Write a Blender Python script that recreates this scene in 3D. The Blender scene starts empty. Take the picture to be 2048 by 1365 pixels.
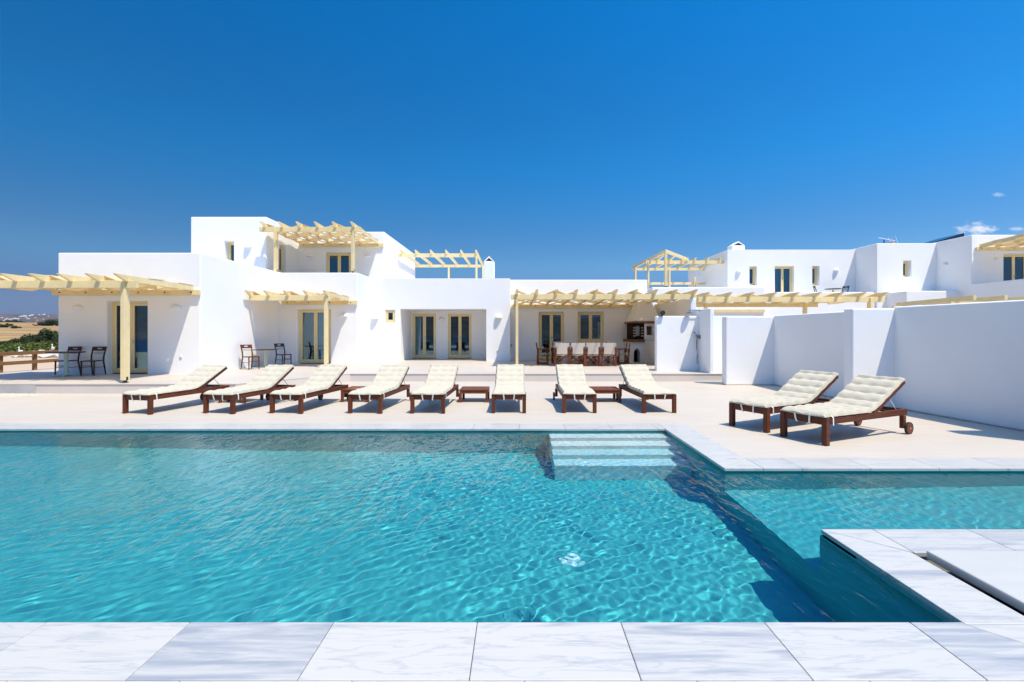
import bpy, bmesh, math, random
import numpy as np
from mathutils import Vector, Matrix, noise
R = math.radians
random.seed(7)
sc = bpy.context.scene
COL = sc.collection
CAMZ, FP, HX, HY = 1.65, 960.0, 1036.0, 662.0      # survey of the photograph: eye height, focal length, vanishing point

# ------------------------------------------------------------------ materials
def new_mat(name):
    m = bpy.data.materials.new(name); m.use_nodes = True
    t = m.node_tree
    return m, t, t.nodes, t.links, t.nodes['Principled BSDF']

def pmat(name, col, rough=.6, var=.0, vscale=3.0, stretch=(1, 1, 1), bump=0.0, bscale=40.0, spec=.5, col2=None, metal=0.0, obj_rand=0.0, coords='Object', bstretch=(1, 1, 1)):
    m, t, N, L, B = new_mat(name)
    B.inputs['Base Color'].default_value = (*col, 1)
    B.inputs['Roughness'].default_value = rough
    B.inputs['Specular IOR Level'].default_value = spec
    B.inputs['Metallic'].default_value = metal
    tc = N.new('ShaderNodeTexCoord')
    if var > 0 or col2:
        mp = N.new('ShaderNodeMapping'); mp.inputs['Scale'].default_value = stretch
        L.new(tc.outputs[coords], mp.inputs[0])
        nz = N.new('ShaderNodeTexNoise'); nz.inputs['Scale'].default_value = vscale; nz.inputs['Detail'].default_value = 6; nz.inputs['Roughness'].default_value = .6
        L.new(mp.outputs[0], nz.inputs[0])
        rp = N.new('ShaderNodeValToRGB')
        rp.color_ramp.elements[0].position = .3; rp.color_ramp.elements[1].position = .7
        c2 = col2 or tuple(c * (1 - var) for c in col)
        rp.color_ramp.elements[0].color = (*c2, 1); rp.color_ramp.elements[1].color = (*col, 1)
        L.new(nz.outputs[0], rp.inputs[0])
        last = rp.outputs[0]
        if obj_rand:
            oi = N.new('ShaderNodeObjectInfo'); hs = N.new('ShaderNodeHueSaturation')
            mr = N.new('ShaderNodeMapRange'); mr.inputs[3].default_value = 1 - obj_rand; mr.inputs[4].default_value = 1 + obj_rand
            L.new(oi.outputs['Random'], mr.inputs[0]); L.new(mr.outputs[0], hs.inputs['Value']); L.new(last, hs.inputs['Color']); last = hs.outputs[0]
        L.new(last, B.inputs['Base Color'])
    if bump > 0:
        mp2 = N.new('ShaderNodeMapping'); mp2.inputs['Scale'].default_value = bstretch
        L.new(tc.outputs[coords], mp2.inputs[0])
        n2 = N.new('ShaderNodeTexNoise'); n2.inputs['Scale'].default_value = bscale; n2.inputs['Detail'].default_value = 4
        L.new(mp2.outputs[0], n2.inputs[0])
        bp = N.new('ShaderNodeBump'); bp.inputs['Strength'].default_value = bump; bp.inputs['Distance'].default_value = .02
        L.new(n2.outputs[0], bp.inputs['Height']); L.new(bp.outputs[0], B.inputs['Normal'])
    return m

M = {}
M['plaster'] = pmat('white_plaster', (.905, .905, .895), .85, .05, .55, bump=.34, bscale=2.2, spec=.2)
M['paint'] = pmat('cream_paint', (.88, .71, .38), .55, .16, 2.5, (1, 1, 1), bump=.12, bscale=14, spec=.3, obj_rand=.05)
M['sash'] = pmat('cream_sash_paint', (.88, .71, .37), .45, .05, 6, spec=.35)
M['cloth'] = pmat('cream_shade_cloth', (.84, .68, .40), .9, .08, 5, spec=.1, bump=.1, bscale=60)
M['wood'] = pmat('dark_oiled_wood', (.16, .048, .020), .5, .5, 3.0, (14, 1.2, 14), bump=.1, bscale=60, spec=.22, obj_rand=.18, col2=(.075, .019, .009))
M['wood_warm'] = pmat('red_oiled_wood', (.24, .070, .026), .5, .4, 3.0, (14, 1.4, 14), bump=.1, bscale=60, spec=.22, obj_rand=.15, col2=(.10, .028, .013))
M['wood_black'] = pmat('espresso_wood', (.050, .018, .010), .4, .4, 4.0, (10, 2, 10), spec=.4)
M['fence_wood'] = pmat('weathered_fence_wood', (.30, .155, .065), .8, .4, 3.0, (2, 8, 8), bump=.2, bscale=30, spec=.2)
M['cushion'] = pmat('cream_cushion_cotton', (.56, .505, .39), .95, .05, 4, bump=.12, bscale=55, spec=.1)
M['canvas'] = pmat('natural_canvas', (.72, .63, .52), .95, .05, 6, bump=.08, bscale=120, spec=.1)
M['tie'] = pmat('white_cotton_tie', (.82, .80, .72), .9, spec=.1)
M['metal'] = pmat('brushed_steel', (.62, .63, .65), .25, metal=1.0)
M['iron'] = pmat('dark_iron', (.05, .05, .055), .5, metal=.6)
M['rubber'] = pmat('black_rubber', (.02, .02, .02), .7)
M['sage'] = pmat('sage_paint', (.55, .62, .46), .45, .04, 5)
M['room_board'] = pmat('painted_room_dark', (.010, .015, .02), .9)  # near-black colour standing in for interior shade
M['curtain'] = pmat('pale_curtain', (.80, .88, .85), .9, .12, 3, (12, 1, .2))
M['riser'] = pmat('riser_render', (.66, .59, .53), .85, .06, 2.0, bump=.1, bscale=30, spec=.15)
M['concrete'] = pmat('raw_concrete', (.52, .51, .49), .9, .22, 2.5, bump=.3, bscale=25, spec=.15)
M['pale_stone'] = pmat('limestone_rubble', (.70, .62, .50), .9, .3, 3, bump=.5, bscale=12, spec=.15)
M['terracotta'] = pmat('brown_clay_ledge', (.27, .13, .06), .8, .35, 5, bump=.2, bscale=20, spec=.2)
M['soot_and_shade'] = pmat('sooty_firebrick_and_shade', (.035, .024, .016), .9, .4, 8, spec=.1)  # dark firebrick; also paints the shade inside the arch
M['white_glaze'] = pmat('white_painted_door', (.76, .76, .74), .45, .03, 3)
M['chrome'] = pmat('chrome', (.22, .27, .34), .18, metal=1.0)
M['ceramic'] = pmat('white_painted_figure', (.80, .81, .82), .5, .05, 8)
M['beak'] = pmat('orange_beak', (.60, .22, .04), .6)
M['panel'] = pmat('solar_glass', (.012, .014, .022), .15)
M['plastic'] = pmat('white_plastic', (.74, .74, .72), .5)
M['slot'] = pmat('painted_gap_shade', (.03, .03, .035), .9)  # near-black colour that stands for shade in gaps and openings
M['far_house'] = pmat('far_whitewash', (.82, .81, .78), .9, .05, .05)
M['bark'] = pmat('bark', (.10, .07, .045), .9, .3, 10)

def cloth_mat():
    m, t, N, L, B = new_mat('translucent_shade_cloth')
    out = [n for n in N if n.type == 'OUTPUT_MATERIAL'][0]
    B.inputs['Base Color'].default_value = (.86, .72, .46, 1); B.inputs['Roughness'].default_value = .9; B.inputs['Specular IOR Level'].default_value = .1
    tr = N.new('ShaderNodeBsdfTranslucent'); tr.inputs[0].default_value = (.86, .74, .52, 1)
    mx = N.new('ShaderNodeMixShader'); mx.inputs[0].default_value = .42
    L.new(B.outputs[0], mx.inputs[1]); L.new(tr.outputs[0], mx.inputs[2]); L.new(mx.outputs[0], out.inputs[0])
    return m
M['cloth'] = cloth_mat()

def leaf_mat(name, c1, c2, c3):
    m, t, N, L, B = new_mat(name)
    g = N.new('ShaderNodeNewGeometry'); rp = N.new('ShaderNodeValToRGB')
    rp.color_ramp.elements[0].color = (*c1, 1); rp.color_ramp.elements[1].color = (*c3, 1)
    e = rp.color_ramp.elements.new(.5); e.color = (*c2, 1)
    L.new(g.outputs['Random Per Island'], rp.inputs[0]); L.new(rp.outputs[0], B.inputs['Base Color'])
    B.inputs['Roughness'].default_value = .7; B.inputs['Specular IOR Level'].default_value = .2
    return m
M['leaf_dark'] = leaf_mat('dark_juniper_leaf', (.014, .026, .006), (.024, .040, .009), (.045, .062, .014))
M['leaf_mid'] = leaf_mat('scrub_leaf', (.035, .060, .010), (.075, .100, .017), (.17, .165, .035))

def glass_mat():
    m, t, N, L, B = new_mat('window_glass'); N.remove(B)
    out = [n for n in N if n.type == 'OUTPUT_MATERIAL'][0]
    f = N.new('ShaderNodeFresnel'); f.inputs[0].default_value = 1.6
    ad = N.new('ShaderNodeMath'); ad.operation = 'MULTIPLY_ADD'; ad.inputs[1].default_value = 1.5; ad.inputs[2].default_value = .03; ad.use_clamp = True
    g = N.new('ShaderNodeBsdfGlossy'); g.inputs['Roughness'].default_value = .01; g.inputs['Color'].default_value = (.72, .93, 1, 1)
    tr = N.new('ShaderNodeBsdfTransparent'); tr.inputs[0].default_value = (.50, .68, .74, 1)
    mx = N.new('ShaderNodeMixShader')
    L.new(f.outputs[0], ad.inputs[0]); L.new(ad.outputs[0], mx.inputs[0]); L.new(tr.outputs[0], mx.inputs[1]); L.new(g.outputs[0], mx.inputs[2]); L.new(mx.outputs[0], out.inputs[0])
    return m
M['glass'] = glass_mat()

def tile_mat(name, c1, c2, sx, sy, rough, grout=.95):
    """large-format floor tiles: faint joints, streaks along x, each tile its own tone"""
    m, t, N, L, B = new_mat(name)
    tc = N.new('ShaderNodeTexCoord')
    br = N.new('ShaderNodeTexBrick'); br.offset = .5
    br.inputs['Scale'].default_value = 1.0; br.inputs['Mortar Size'].default_value = .0025; br.inputs['Brick Width'].default_value = sx; br.inputs['Row Height'].default_value = sy
    br.inputs['Mortar Smooth'].default_value = .3; br.inputs['Bias'].default_value = 0
    br.inputs['Color1'].default_value = (*c1, 1); br.inputs['Color2'].default_value = (*c2, 1); br.inputs['Mortar'].default_value = tuple(c * grout for c in c1) + (1,)
    L.new(tc.outputs['Object'], br.inputs[0])
    mp = N.new('ShaderNodeMapping'); mp.inputs['Scale'].default_value = (.8, 7, 1); L.new(tc.outputs['Object'], mp.inputs[0])
    nz = N.new('ShaderNodeTexNoise'); nz.inputs['Scale'].default_value = 1.3; nz.inputs['Detail'].default_value = 7; nz.inputs['Roughness'].default_value = .65; L.new(mp.outputs[0], nz.inputs[0])
    mr = N.new('ShaderNodeMapRange'); mr.inputs[1].default_value = .3; mr.inputs[2].default_value = .7; mr.inputs[3].default_value = .945; mr.inputs[4].default_value = 1.03; L.new(nz.outputs[0], mr.inputs[0])
    mu = N.new('ShaderNodeMixRGB'); mu.blend_type = 'MULTIPLY'; mu.inputs[0].default_value = 1
    L.new(br.outputs[0], mu.inputs[1]); L.new(mr.outputs[0], mu.inputs[2])
    n3 = N.new('ShaderNodeTexNoise'); n3.inputs['Scale'].default_value = .35; n3.inputs['Detail'].default_value = 3; L.new(tc.outputs['Object'], n3.inputs[0])
    m3 = N.new('ShaderNodeMapRange'); m3.inputs[1].default_value = .3; m3.inputs[2].default_value = .7; m3.inputs[3].default_value = .94; m3.inputs[4].default_value = 1.03; L.new(n3.outputs[0], m3.inputs[0])
    mu2 = N.new('ShaderNodeMixRGB'); mu2.blend_type = 'MULTIPLY'; mu2.inputs[0].default_value = 1
    L.new(mu.outputs[0], mu2.inputs[1]); L.new(m3.outputs[0], mu2.inputs[2])
    L.new(mu2.outputs[0], B.inputs['Base Color'])
    B.inputs['Roughness'].default_value = rough; B.inputs['Specular IOR Level'].default_value = .3
    bp = N.new('ShaderNodeBump'); bp.inputs['Strength'].default_value = .15; bp.inputs['Distance'].default_value = .004
    L.new(br.outputs['Fac'], bp.inputs['Height']); bp.invert = True; L.new(bp.outputs[0], B.inputs['Normal'])
    return m
M['deck'] = tile_mat('deck_porcelain', (.56, .49, .405), (.54, .47, .385), 1.2, .3, .55)
M['terrace'] = tile_mat('terrace_porcelain', (.56, .495, .425), (.54, .475, .405), 1.2, .6, .5)

def marble_mat():
    m, t, N, L, B = new_mat('veined_marble')
    tc = N.new('ShaderNodeTexCoord'); g = N.new('ShaderNodeNewGeometry')
    off = N.new('ShaderNodeVectorMath'); off.operation = 'SCALE'; off.inputs[0].default_value = (31, 17, 9)
    L.new(g.outputs['Random Per Island'], off.inputs['Scale'])
    ad = N.new('ShaderNodeVectorMath'); ad.operation = 'ADD'
    mp = N.new('ShaderNodeMapping'); mp.inputs['Scale'].default_value = (1.5, 17, 1); mp.inputs['Rotation'].default_value = (0, 0, .06)
    L.new(tc.outputs['Object'], mp.inputs[0]); L.new(mp.outputs[0], ad.inputs[0]); L.new(off.outputs[0], ad.inputs[1])
    nz = N.new('ShaderNodeTexNoise'); nz.inputs['Scale'].default_value = 1.0; nz.inputs['Detail'].default_value = 9; nz.inputs['Roughness'].default_value = .62; nz.inputs['Distortion'].default_value = .6
    L.new(ad.outputs[0], nz.inputs[0])
    at = N.new('ShaderNodeAttribute'); at.attribute_name = 'tone'
    rt = N.new('ShaderNodeMath'); rt.operation = 'MULTIPLY'; rt.inputs[1].default_value = .72; L.new(at.outputs['Fac'], rt.inputs[0])
    lo = N.new('ShaderNodeMapRange'); lo.inputs[3].default_value = .55; lo.inputs[4].default_value = .30; L.new(rt.outputs[0], lo.inputs[0])
    hi = N.new('ShaderNodeMath'); hi.operation = 'ADD'; hi.inputs[1].default_value = .24; L.new(lo.outputs[0], hi.inputs[0])
    vr = N.new('ShaderNodeMapRange'); L.new(nz.outputs[0], vr.inputs[0]); L.new(lo.outputs[0], vr.inputs[1]); L.new(hi.outputs[0], vr.inputs[2])
    mx = N.new('ShaderNodeMixRGB'); mx.inputs[1].default_value = (.53, .505, .455, 1); mx.inputs[2].default_value = (.28, .295, .32, 1)
    L.new(vr.outputs[0], mx.inputs[0])
    mx2 = N.new('ShaderNodeMixRGB'); mx2.inputs[2].default_value = (.34, .36, .385, 1); L.new(mx.outputs[0], mx2.inputs[1])
    h2 = N.new('ShaderNodeMath'); h2.operation = 'MULTIPLY'; h2.inputs[1].default_value = .30; L.new(rt.outputs[0], h2.inputs[0]); L.new(h2.outputs[0], mx2.inputs[0])
    # thin crisp veins
    mv = N.new('ShaderNodeMapping'); mv.inputs['Scale'].default_value = (.9, 6.5, 1); mv.inputs['Rotation'].default_value = (0, 0, -.10); L.new(tc.outputs['Object'], mv.inputs[0])
    av = N.new('ShaderNodeVectorMath'); av.operation = 'ADD'; L.new(mv.outputs[0], av.inputs[0]); L.new(off.outputs[0], av.inputs[1])
    nv = N.new('ShaderNodeTexNoise'); nv.inputs['Scale'].default_value = 1.4; nv.inputs['Detail'].default_value = 7; nv.inputs['Roughness'].default_value = .55; nv.inputs['Distortion'].default_value = .35; L.new(av.outputs[0], nv.inputs[0])
    sb = N.new('ShaderNodeMath'); sb.operation = 'SUBTRACT'; sb.inputs[1].default_value = .5; L.new(nv.outputs[0], sb.inputs[0])
    ab = N.new('ShaderNodeMath'); ab.operation = 'ABSOLUTE'; L.new(sb.outputs[0], ab.inputs[0])
    vv = N.new('ShaderNodeMapRange'); vv.inputs[1].default_value = 0; vv.inputs[2].default_value = .022; vv.inputs[3].default_value = .42; vv.inputs[4].default_value = 0; L.new(ab.outputs[0], vv.inputs[0])
    mxv = N.new('ShaderNodeMixRGB'); mxv.inputs[2].default_value = (.30, .32, .37, 1); L.new(vv.outputs[0], mxv.inputs[0]); L.new(mx2.outputs[0], mxv.inputs[1]); mx2 = mxv
    # brown spots
    sp = N.new('ShaderNodeTexNoise'); sp.inputs['Scale'].default_value = 5; sp.inputs['Detail'].default_value = 8; L.new(ad.outputs[0], sp.inputs[0])
    sr = N.new('ShaderNodeMapRange'); sr.inputs[1].default_value = .70; sr.inputs[2].default_value = .82; sr.inputs[4].default_value = .35; L.new(sp.outputs[0], sr.inputs[0])
    mx3 = N.new('ShaderNodeMixRGB'); mx3.inputs[2].default_value = (.55, .47, .38, 1); L.new(sr.outputs[0], mx3.inputs[0]); L.new(mx2.outputs[0], mx3.inputs[1])
    L.new(mx3.outputs[0], B.inputs['Base Color'])
    B.inputs['Roughness'].default_value = .32; B.inputs['Specular IOR Level'].default_value = .4
    return m
M['marble'] = marble_mat()
M['grout'] = pmat('grey_grout', (.50, .47, .43), .9)
M['slab'] = pmat('white_honed_marble', (.53, .51, .465), .35, .10, 1.2, (1, 6, 1), spec=.4)
M['pool'] = pmat('turquoise_pool_plaster', (.060, .43, .46), .8, .12, 1.2, bump=.1, bscale=30, spec=.1)
M['pool_wall'] = pmat('teal_pool_wall_plaster', (.060, .43, .46), .8, .15, 1.2, spec=.1)
M['tread'] = pmat('step_plaster_shallow_tint', (.80, .90, .90), .8, .10, 2.0, spec=.1)  # upper treads: shallow water's paler look put into the colour
M['tread_deep'] = pmat('step_plaster_depth_tint', (.50, .80, .84), .8, .10, 2.0, spec=.1)  # lower treads: deeper water's tint put into the colour; inlet shares it

def water_mat():
    m, t, N, L, B = new_mat('pool_water'); N.remove(B)
    out = [n for n in N if n.type == 'OUTPUT_MATERIAL'][0]
    rf = N.new('ShaderNodeBsdfRefraction'); rf.inputs['IOR'].default_value = 1.33; rf.inputs['Roughness'].default_value = 0; rf.inputs['Color'].default_value = (.90, .985, 1, 1)
    gl = N.new('ShaderNodeBsdfGlossy'); gl.inputs['Roughness'].default_value = .02
    fr = N.new('ShaderNodeFresnel'); fr.inputs[0].default_value = 1.33
    # capillary ripples too small for the mesh: crests run diagonally, broken up by larger calm patches
    tc = N.new('ShaderNodeTexCoord')
    mp = N.new('ShaderNodeMapping'); mp.inputs['Rotation'].default_value = (0, 0, R(52)); mp.inputs['Scale'].default_value = (9.5, 3.0, 1); L.new(tc.outputs['Object'], mp.inputs[0])
    n1 = N.new('ShaderNodeTexNoise'); n1.inputs['Scale'].default_value = 1; n1.inputs['Detail'].default_value = 2.5; n1.inputs['Distortion'].default_value = .5; L.new(mp.outputs[0], n1.inputs[0])
    n2 = N.new('ShaderNodeTexNoise'); n2.inputs['Scale'].default_value = .45; n2.inputs['Detail'].default_value = 2; L.new(tc.outputs['Object'], n2.inputs[0])
    mr = N.new('ShaderNodeMapRange'); mr.inputs[1].default_value = .35; mr.inputs[2].default_value = .65; mr.inputs[3].default_value = .35; mr.inputs[4].default_value = 1.0; L.new(n2.outputs[0], mr.inputs[0])
    mu = N.new('ShaderNodeMath'); mu.operation = 'MULTIPLY'; L.new(n1.outputs[0], mu.inputs[0]); L.new(mr.outputs[0], mu.inputs[1])
    bp = N.new('ShaderNodeBump'); bp.inputs['Strength'].default_value = .8; bp.inputs['Distance'].default_value = .042; L.new(mu.outputs[0], bp.inputs['Height'])
    L.new(bp.outputs[0], gl.inputs['Normal']); L.new(bp.outputs[0], fr.inputs['Normal'])
    mx = N.new('ShaderNodeMixShader'); L.new(fr.outputs[0], mx.inputs[0]); L.new(rf.outputs[0], mx.inputs[1]); L.new(gl.outputs[0], mx.inputs[2])
    L.new(mx.outputs[0], out.inputs[0]); return m
M['water'] = water_mat()

def ground_mat():
    m, t, N, L, B = new_mat('dry_ground')
    tc = N.new('ShaderNodeTexCoord')
    n1 = N.new('ShaderNodeTexNoise'); n1.inputs['Scale'].default_value = .035; n1.inputs['Detail'].default_value = 8; n1.inputs['Roughness'].default_value = .65
    mp = N.new('ShaderNodeMapping'); mp.inputs['Scale'].default_value = (.6, 2.2, 1); mp.inputs['Rotation'].default_value = (0, 0, R(-40)); L.new(tc.outputs['Object'], mp.inputs[0]); L.new(mp.outputs[0], n1.inputs[0])
    rp = N.new('ShaderNodeValToRGB'); e = rp.color_ramp.elements
    e[0].position = .30; e[0].color = (.15, .09, .045, 1); e[1].position = .72; e[1].color = (.44, .29, .125, 1)
    x = e.new(.45); x.color = (.29, .185, .095, 1); x = e.new(.58); x.color = (.40, .26, .11, 1)
    L.new(n1.outputs[0], rp.inputs[0])
    # scattered green tufts
    n2 = N.new('ShaderNodeTexNoise'); n2.inputs['Scale'].default_value = .09; n2.inputs['Detail'].default_value = 6; L.new(mp.outputs[0], n2.inputs[0])
    r2 = N.new('ShaderNodeMapRange'); r2.inputs[1].default_value = .62; r2.inputs[2].default_value = .68; L.new(n2.outputs[0], r2.inputs[0])
    mx = N.new('ShaderNodeMixRGB'); mx.inputs[2].default_value = (.09, .10, .03, 1); L.new(r2.outputs[0], mx.inputs[0]); L.new(rp.outputs[0], mx.inputs[1])
    # pale swept earth round the house
    sx = N.new('ShaderNodeVectorMath'); sx.operation = 'DISTANCE'; sx.inputs[1].default_value = (0, 8, 0); L.new(tc.outputs['Object'], sx.inputs[0])
    r3 = N.new('ShaderNodeMapRange'); r3.inputs[1].default_value = 36; r3.inputs[2].default_value = 44; r3.inputs[3].default_value = 1; r3.inputs[4].default_value = 0; L.new(sx.outputs['Value'], r3.inputs[0])
    m3 = N.new('ShaderNodeMixRGB'); m3.inputs[2].default_value = (.50, .38, .27, 1); L.new(r3.outputs[0], m3.inputs[0]); L.new(mx.outputs[0], m3.inputs[1])
    L.new(m3.outputs[0], B.inputs['Base Color']); B.inputs['Roughness'].default_value = .95; B.inputs['Specular IOR Level'].default_value = .1
    return m
M['ground'] = ground_mat()
M['hill'] = pmat('scrubby_hillside', (.21, .135, .11), .95, .5, .016, (1, 1, 3), spec=.05, col2=(.035, .048, .032))
M['sea'] = pmat('sea', (.01, .035, .08), .25)

# ------------------------------------------------------------------ geometry helpers
class MB:
    def __init__(s): s.v = []; s.f = []
    def add(s, vs, fs):
        b = len(s.v); s.v += [tuple(v) for v in vs]; s.f += [tuple(b + i for i in f) for f in fs]; return s
    def box(s, x0, x1, y0, y1, z0, z1):
        v = [(x, y, z) for z in (z0, z1) for y in (y0, y1) for x in (x0, x1)]
        return s.add(v, [(0, 2, 3, 1), (4, 5, 7, 6), (0, 1, 5, 4), (1, 3, 7, 5), (3, 2, 6, 7), (2, 0, 4, 6)])
    def prism(s, poly, z0, z1):
        n = len(poly); v = [(x, y, z0) for x, y in poly] + [(x, y, z1) for x, y in poly]
        f = [tuple(range(n - 1, -1, -1)), tuple(range(n, 2 * n))] + [(i, (i + 1) % n, n + (i + 1) % n, n + i) for i in range(n)]
        return s.add(v, f)
    def prism_x(s, yz, x0, x1):        # profile in y-z swept along x
        n = len(yz); v = [(x0, y, z) for y, z in yz] + [(x1, y, z) for y, z in yz]
        f = [tuple(range(n)), tuple(range(2 * n - 1, n - 1, -1))] + [(i, n + i, n + (i + 1) % n, (i + 1) % n) for i in range(n)]
        return s.add(v, f)
    def bar(s, p, q, w, h, up=(0, 0, 1)):
        p = Vector(p); q = Vector(q); d = (q - p).normalized(); u = Vector(up)
        if abs(d.dot(u)) > .98: u = Vector((0, 1, 0))
        a = d.cross(u).normalized() * w / 2; b = a.cross(d).normalized() * h / 2
        v = [e + sa * a + sb * b for e in (p, q) for sa, sb in ((-1, -1), (1, -1), (1, 1), (-1, 1))]
        return s.add(v, [(3, 2, 1, 0), (4, 5, 6, 7), (0, 1, 5, 4), (1, 2, 6, 5), (2, 3, 7, 6), (3, 0, 4, 7)])
    def tube(s, pts, r, n=8):
        pts = [Vector(p) for p in pts]; rs = r if isinstance(r, (list, tuple)) else [r] * len(pts)
        b = len(s.v); k = len(pts)
        for i, p in enumerate(pts):
            d = (pts[min(i + 1, k - 1)] - pts[max(i - 1, 0)]).normalized()
            u = Vector((0, 0, 1)) if abs(d.z) < .9 else Vector((1, 0, 0))
            a = d.cross(u).normalized(); c = a.cross(d)
            for j in range(n):
                t = 2 * math.pi * j / n; s.v.append(tuple(p + rs[i] * (math.cos(t) * a + math.sin(t) * c)))
        for i in range(k - 1):
            for j in range(n):
                s.f.append((b + i * n + j, b + i * n + (j + 1) % n, b + (i + 1) * n + (j + 1) % n, b + (i + 1) * n + j))
        s.f.append(tuple(b + j for j in range(n - 1, -1, -1))); s.f.append(tuple(b + (k - 1) * n + j for j in range(n)))
        return s
    def lathe(s, prof, c=(0, 0, 0), n=20, axis='z', caps=True):
        b = len(s.v); k = len(prof)
        for r, h in prof:
            for j in range(n):
                t = 2 * math.pi * j / n; u, w = r * math.cos(t), r * math.sin(t)
                p = (u, w, h) if axis == 'z' else ((h, u, w) if axis == 'x' else (u, h, w))
                s.v.append((c[0] + p[0], c[1] + p[1], c[2] + p[2]))
        for i in range(k - 1):
            for j in range(n): s.f.append((b + i * n + j, b + i * n + (j + 1) % n, b + (i + 1) * n + (j + 1) % n, b + (i + 1) * n + j))
        if caps: s.f.append(tuple(b + j for j in range(n - 1, -1, -1))); s.f.append(tuple(b + (k - 1) * n + j for j in range(n)))
        return s
    def mesh(s, name, mat, smooth=False):
        me = bpy.data.meshes.new(name); me.from_pydata(s.v, [], s.f)
        bm = bmesh.new(); bm.from_mesh(me); bmesh.ops.recalc_face_normals(bm, faces=bm.faces); bm.to_mesh(me); bm.free()
        if mat: me.materials.append(mat)
        if smooth:
            me.polygons.foreach_set('use_smooth', [True] * len(me.polygons)); me.set_sharp_from_angle(angle=R(40))
        return me

def wloc(o):
    p = Vector(o.location); q = o.parent
    while q: p += q.location; q = q.parent
    return p
def obj(name, mb, mat, parent=None, world=True, smooth=False, bevel=0, loc=None):
    """one mesh object; world=True: vertices are given in world axes and the object hangs under an unrotated parent"""
    me = mb.mesh(name, mat, smooth) if isinstance(mb, MB) else mb
    o = bpy.data.objects.new(name, me); COL.objects.link(o)
    if parent:
        o.parent = parent
        if world: o.location = -wloc(parent)
    if loc: o.location = loc
    if bevel:
        b = o.modifiers.new('edge', 'BEVEL'); b.width = bevel; b.segments = 2; b.limit_method = 'ANGLE'; b.angle_limit = R(35); b.harden_normals = False
    return o
def tag(o, label=None, cat=None, group=None, kind=None):
    if label: o['label'] = label
    if cat: o['category'] = cat
    if group: o['group'] = group
    if kind: o['kind'] = kind
    return o
def empty(name, loc, label, cat, group=None, rz=0):
    o = bpy.data.objects.new(name, None); o.empty_display_size = .2; COL.objects.link(o)
    o.location = loc; o.rotation_euler = (0, 0, rz)
    return tag(o, label, cat, group)
def kids(o): return [c for c in COL.objects if c.parent == o]
def dup(o, loc=None, rz=0, label=None, parent=None, group=None, scale=None):
    ch = kids(o)
    c = o.copy(); COL.objects.link(c)
    if parent: c.parent = parent
    else:
        c.location = loc; c.rotation_euler = (0, 0, rz)
        if label: c['label'] = label
        if group: c['group'] = group
        if scale: c.scale = (scale,) * 3
    for k in ch: dup(k, parent=c)
    return c
def structure(o, label=None): o['kind'] = 'structure'; return o

def X(px, d): return (px - HX) / FP * d
def Z(py, d): return CAMZ - (py - HY) / FP * d

# ------------------------------------------------------------------ solid walls with openings
def solid(name, poly, z0, z1, parent, cuts=(), mat='plaster', bevel=.045, wedge=None):
    """a rendered masonry block on footprint poly; cuts are boxes (x0,x1,y0,y1,z0,z1) or MB solids taken out of it"""
    mb = MB().prism(poly, z0, z1)
    me = mb.mesh(name, M[mat])
    tops = []
    if wedge:                      # raise or lower single top corners
        n = len(poly)
        for i, dz in wedge.items(): me.vertices[n + i].co.z += dz
    o = bpy.data.objects.new(name, me); COL.objects.link(o)
    tmp = []
    for c in cuts:
        cm = c if isinstance(c, MB) else MB().box(*c)
        k = bpy.data.objects.new('cut', cm.mesh('cut', M[mat])); COL.objects.link(k); tmp.append(k)
        b = o.modifiers.new('b', 'BOOLEAN'); b.operation = 'DIFFERENCE'; b.solver = 'EXACT'; b.object = k
    bv = o.modifiers.new('bv', 'BEVEL'); bv.width = bevel; bv.segments = 3; bv.limit_method = 'ANGLE'; bv.angle_limit = R(30)
    dg = bpy.context.evaluated_depsgraph_get(); dg.update()
    nm = bpy.data.meshes.new_from_object(o.evaluated_get(dg))
    nm.name = name
    o.modifiers.clear(); o.data = nm
    for k in tmp: bpy.data.objects.remove(k)
    nm.polygons.foreach_set('use_smooth', [True] * len(nm.polygons)); nm.set_sharp_from_angle(angle=R(50))
    w = o.modifiers.new('wn', 'WEIGHTED_NORMAL'); w.keep_sharp = True; w.weight = 80
    if parent: o.parent = parent; o.location = -wloc(parent)
    return o
def rect(x0, x1, y0, y1): return [(x0, y0), (x1, y0), (x1, y1), (x0, y1)]

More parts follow.
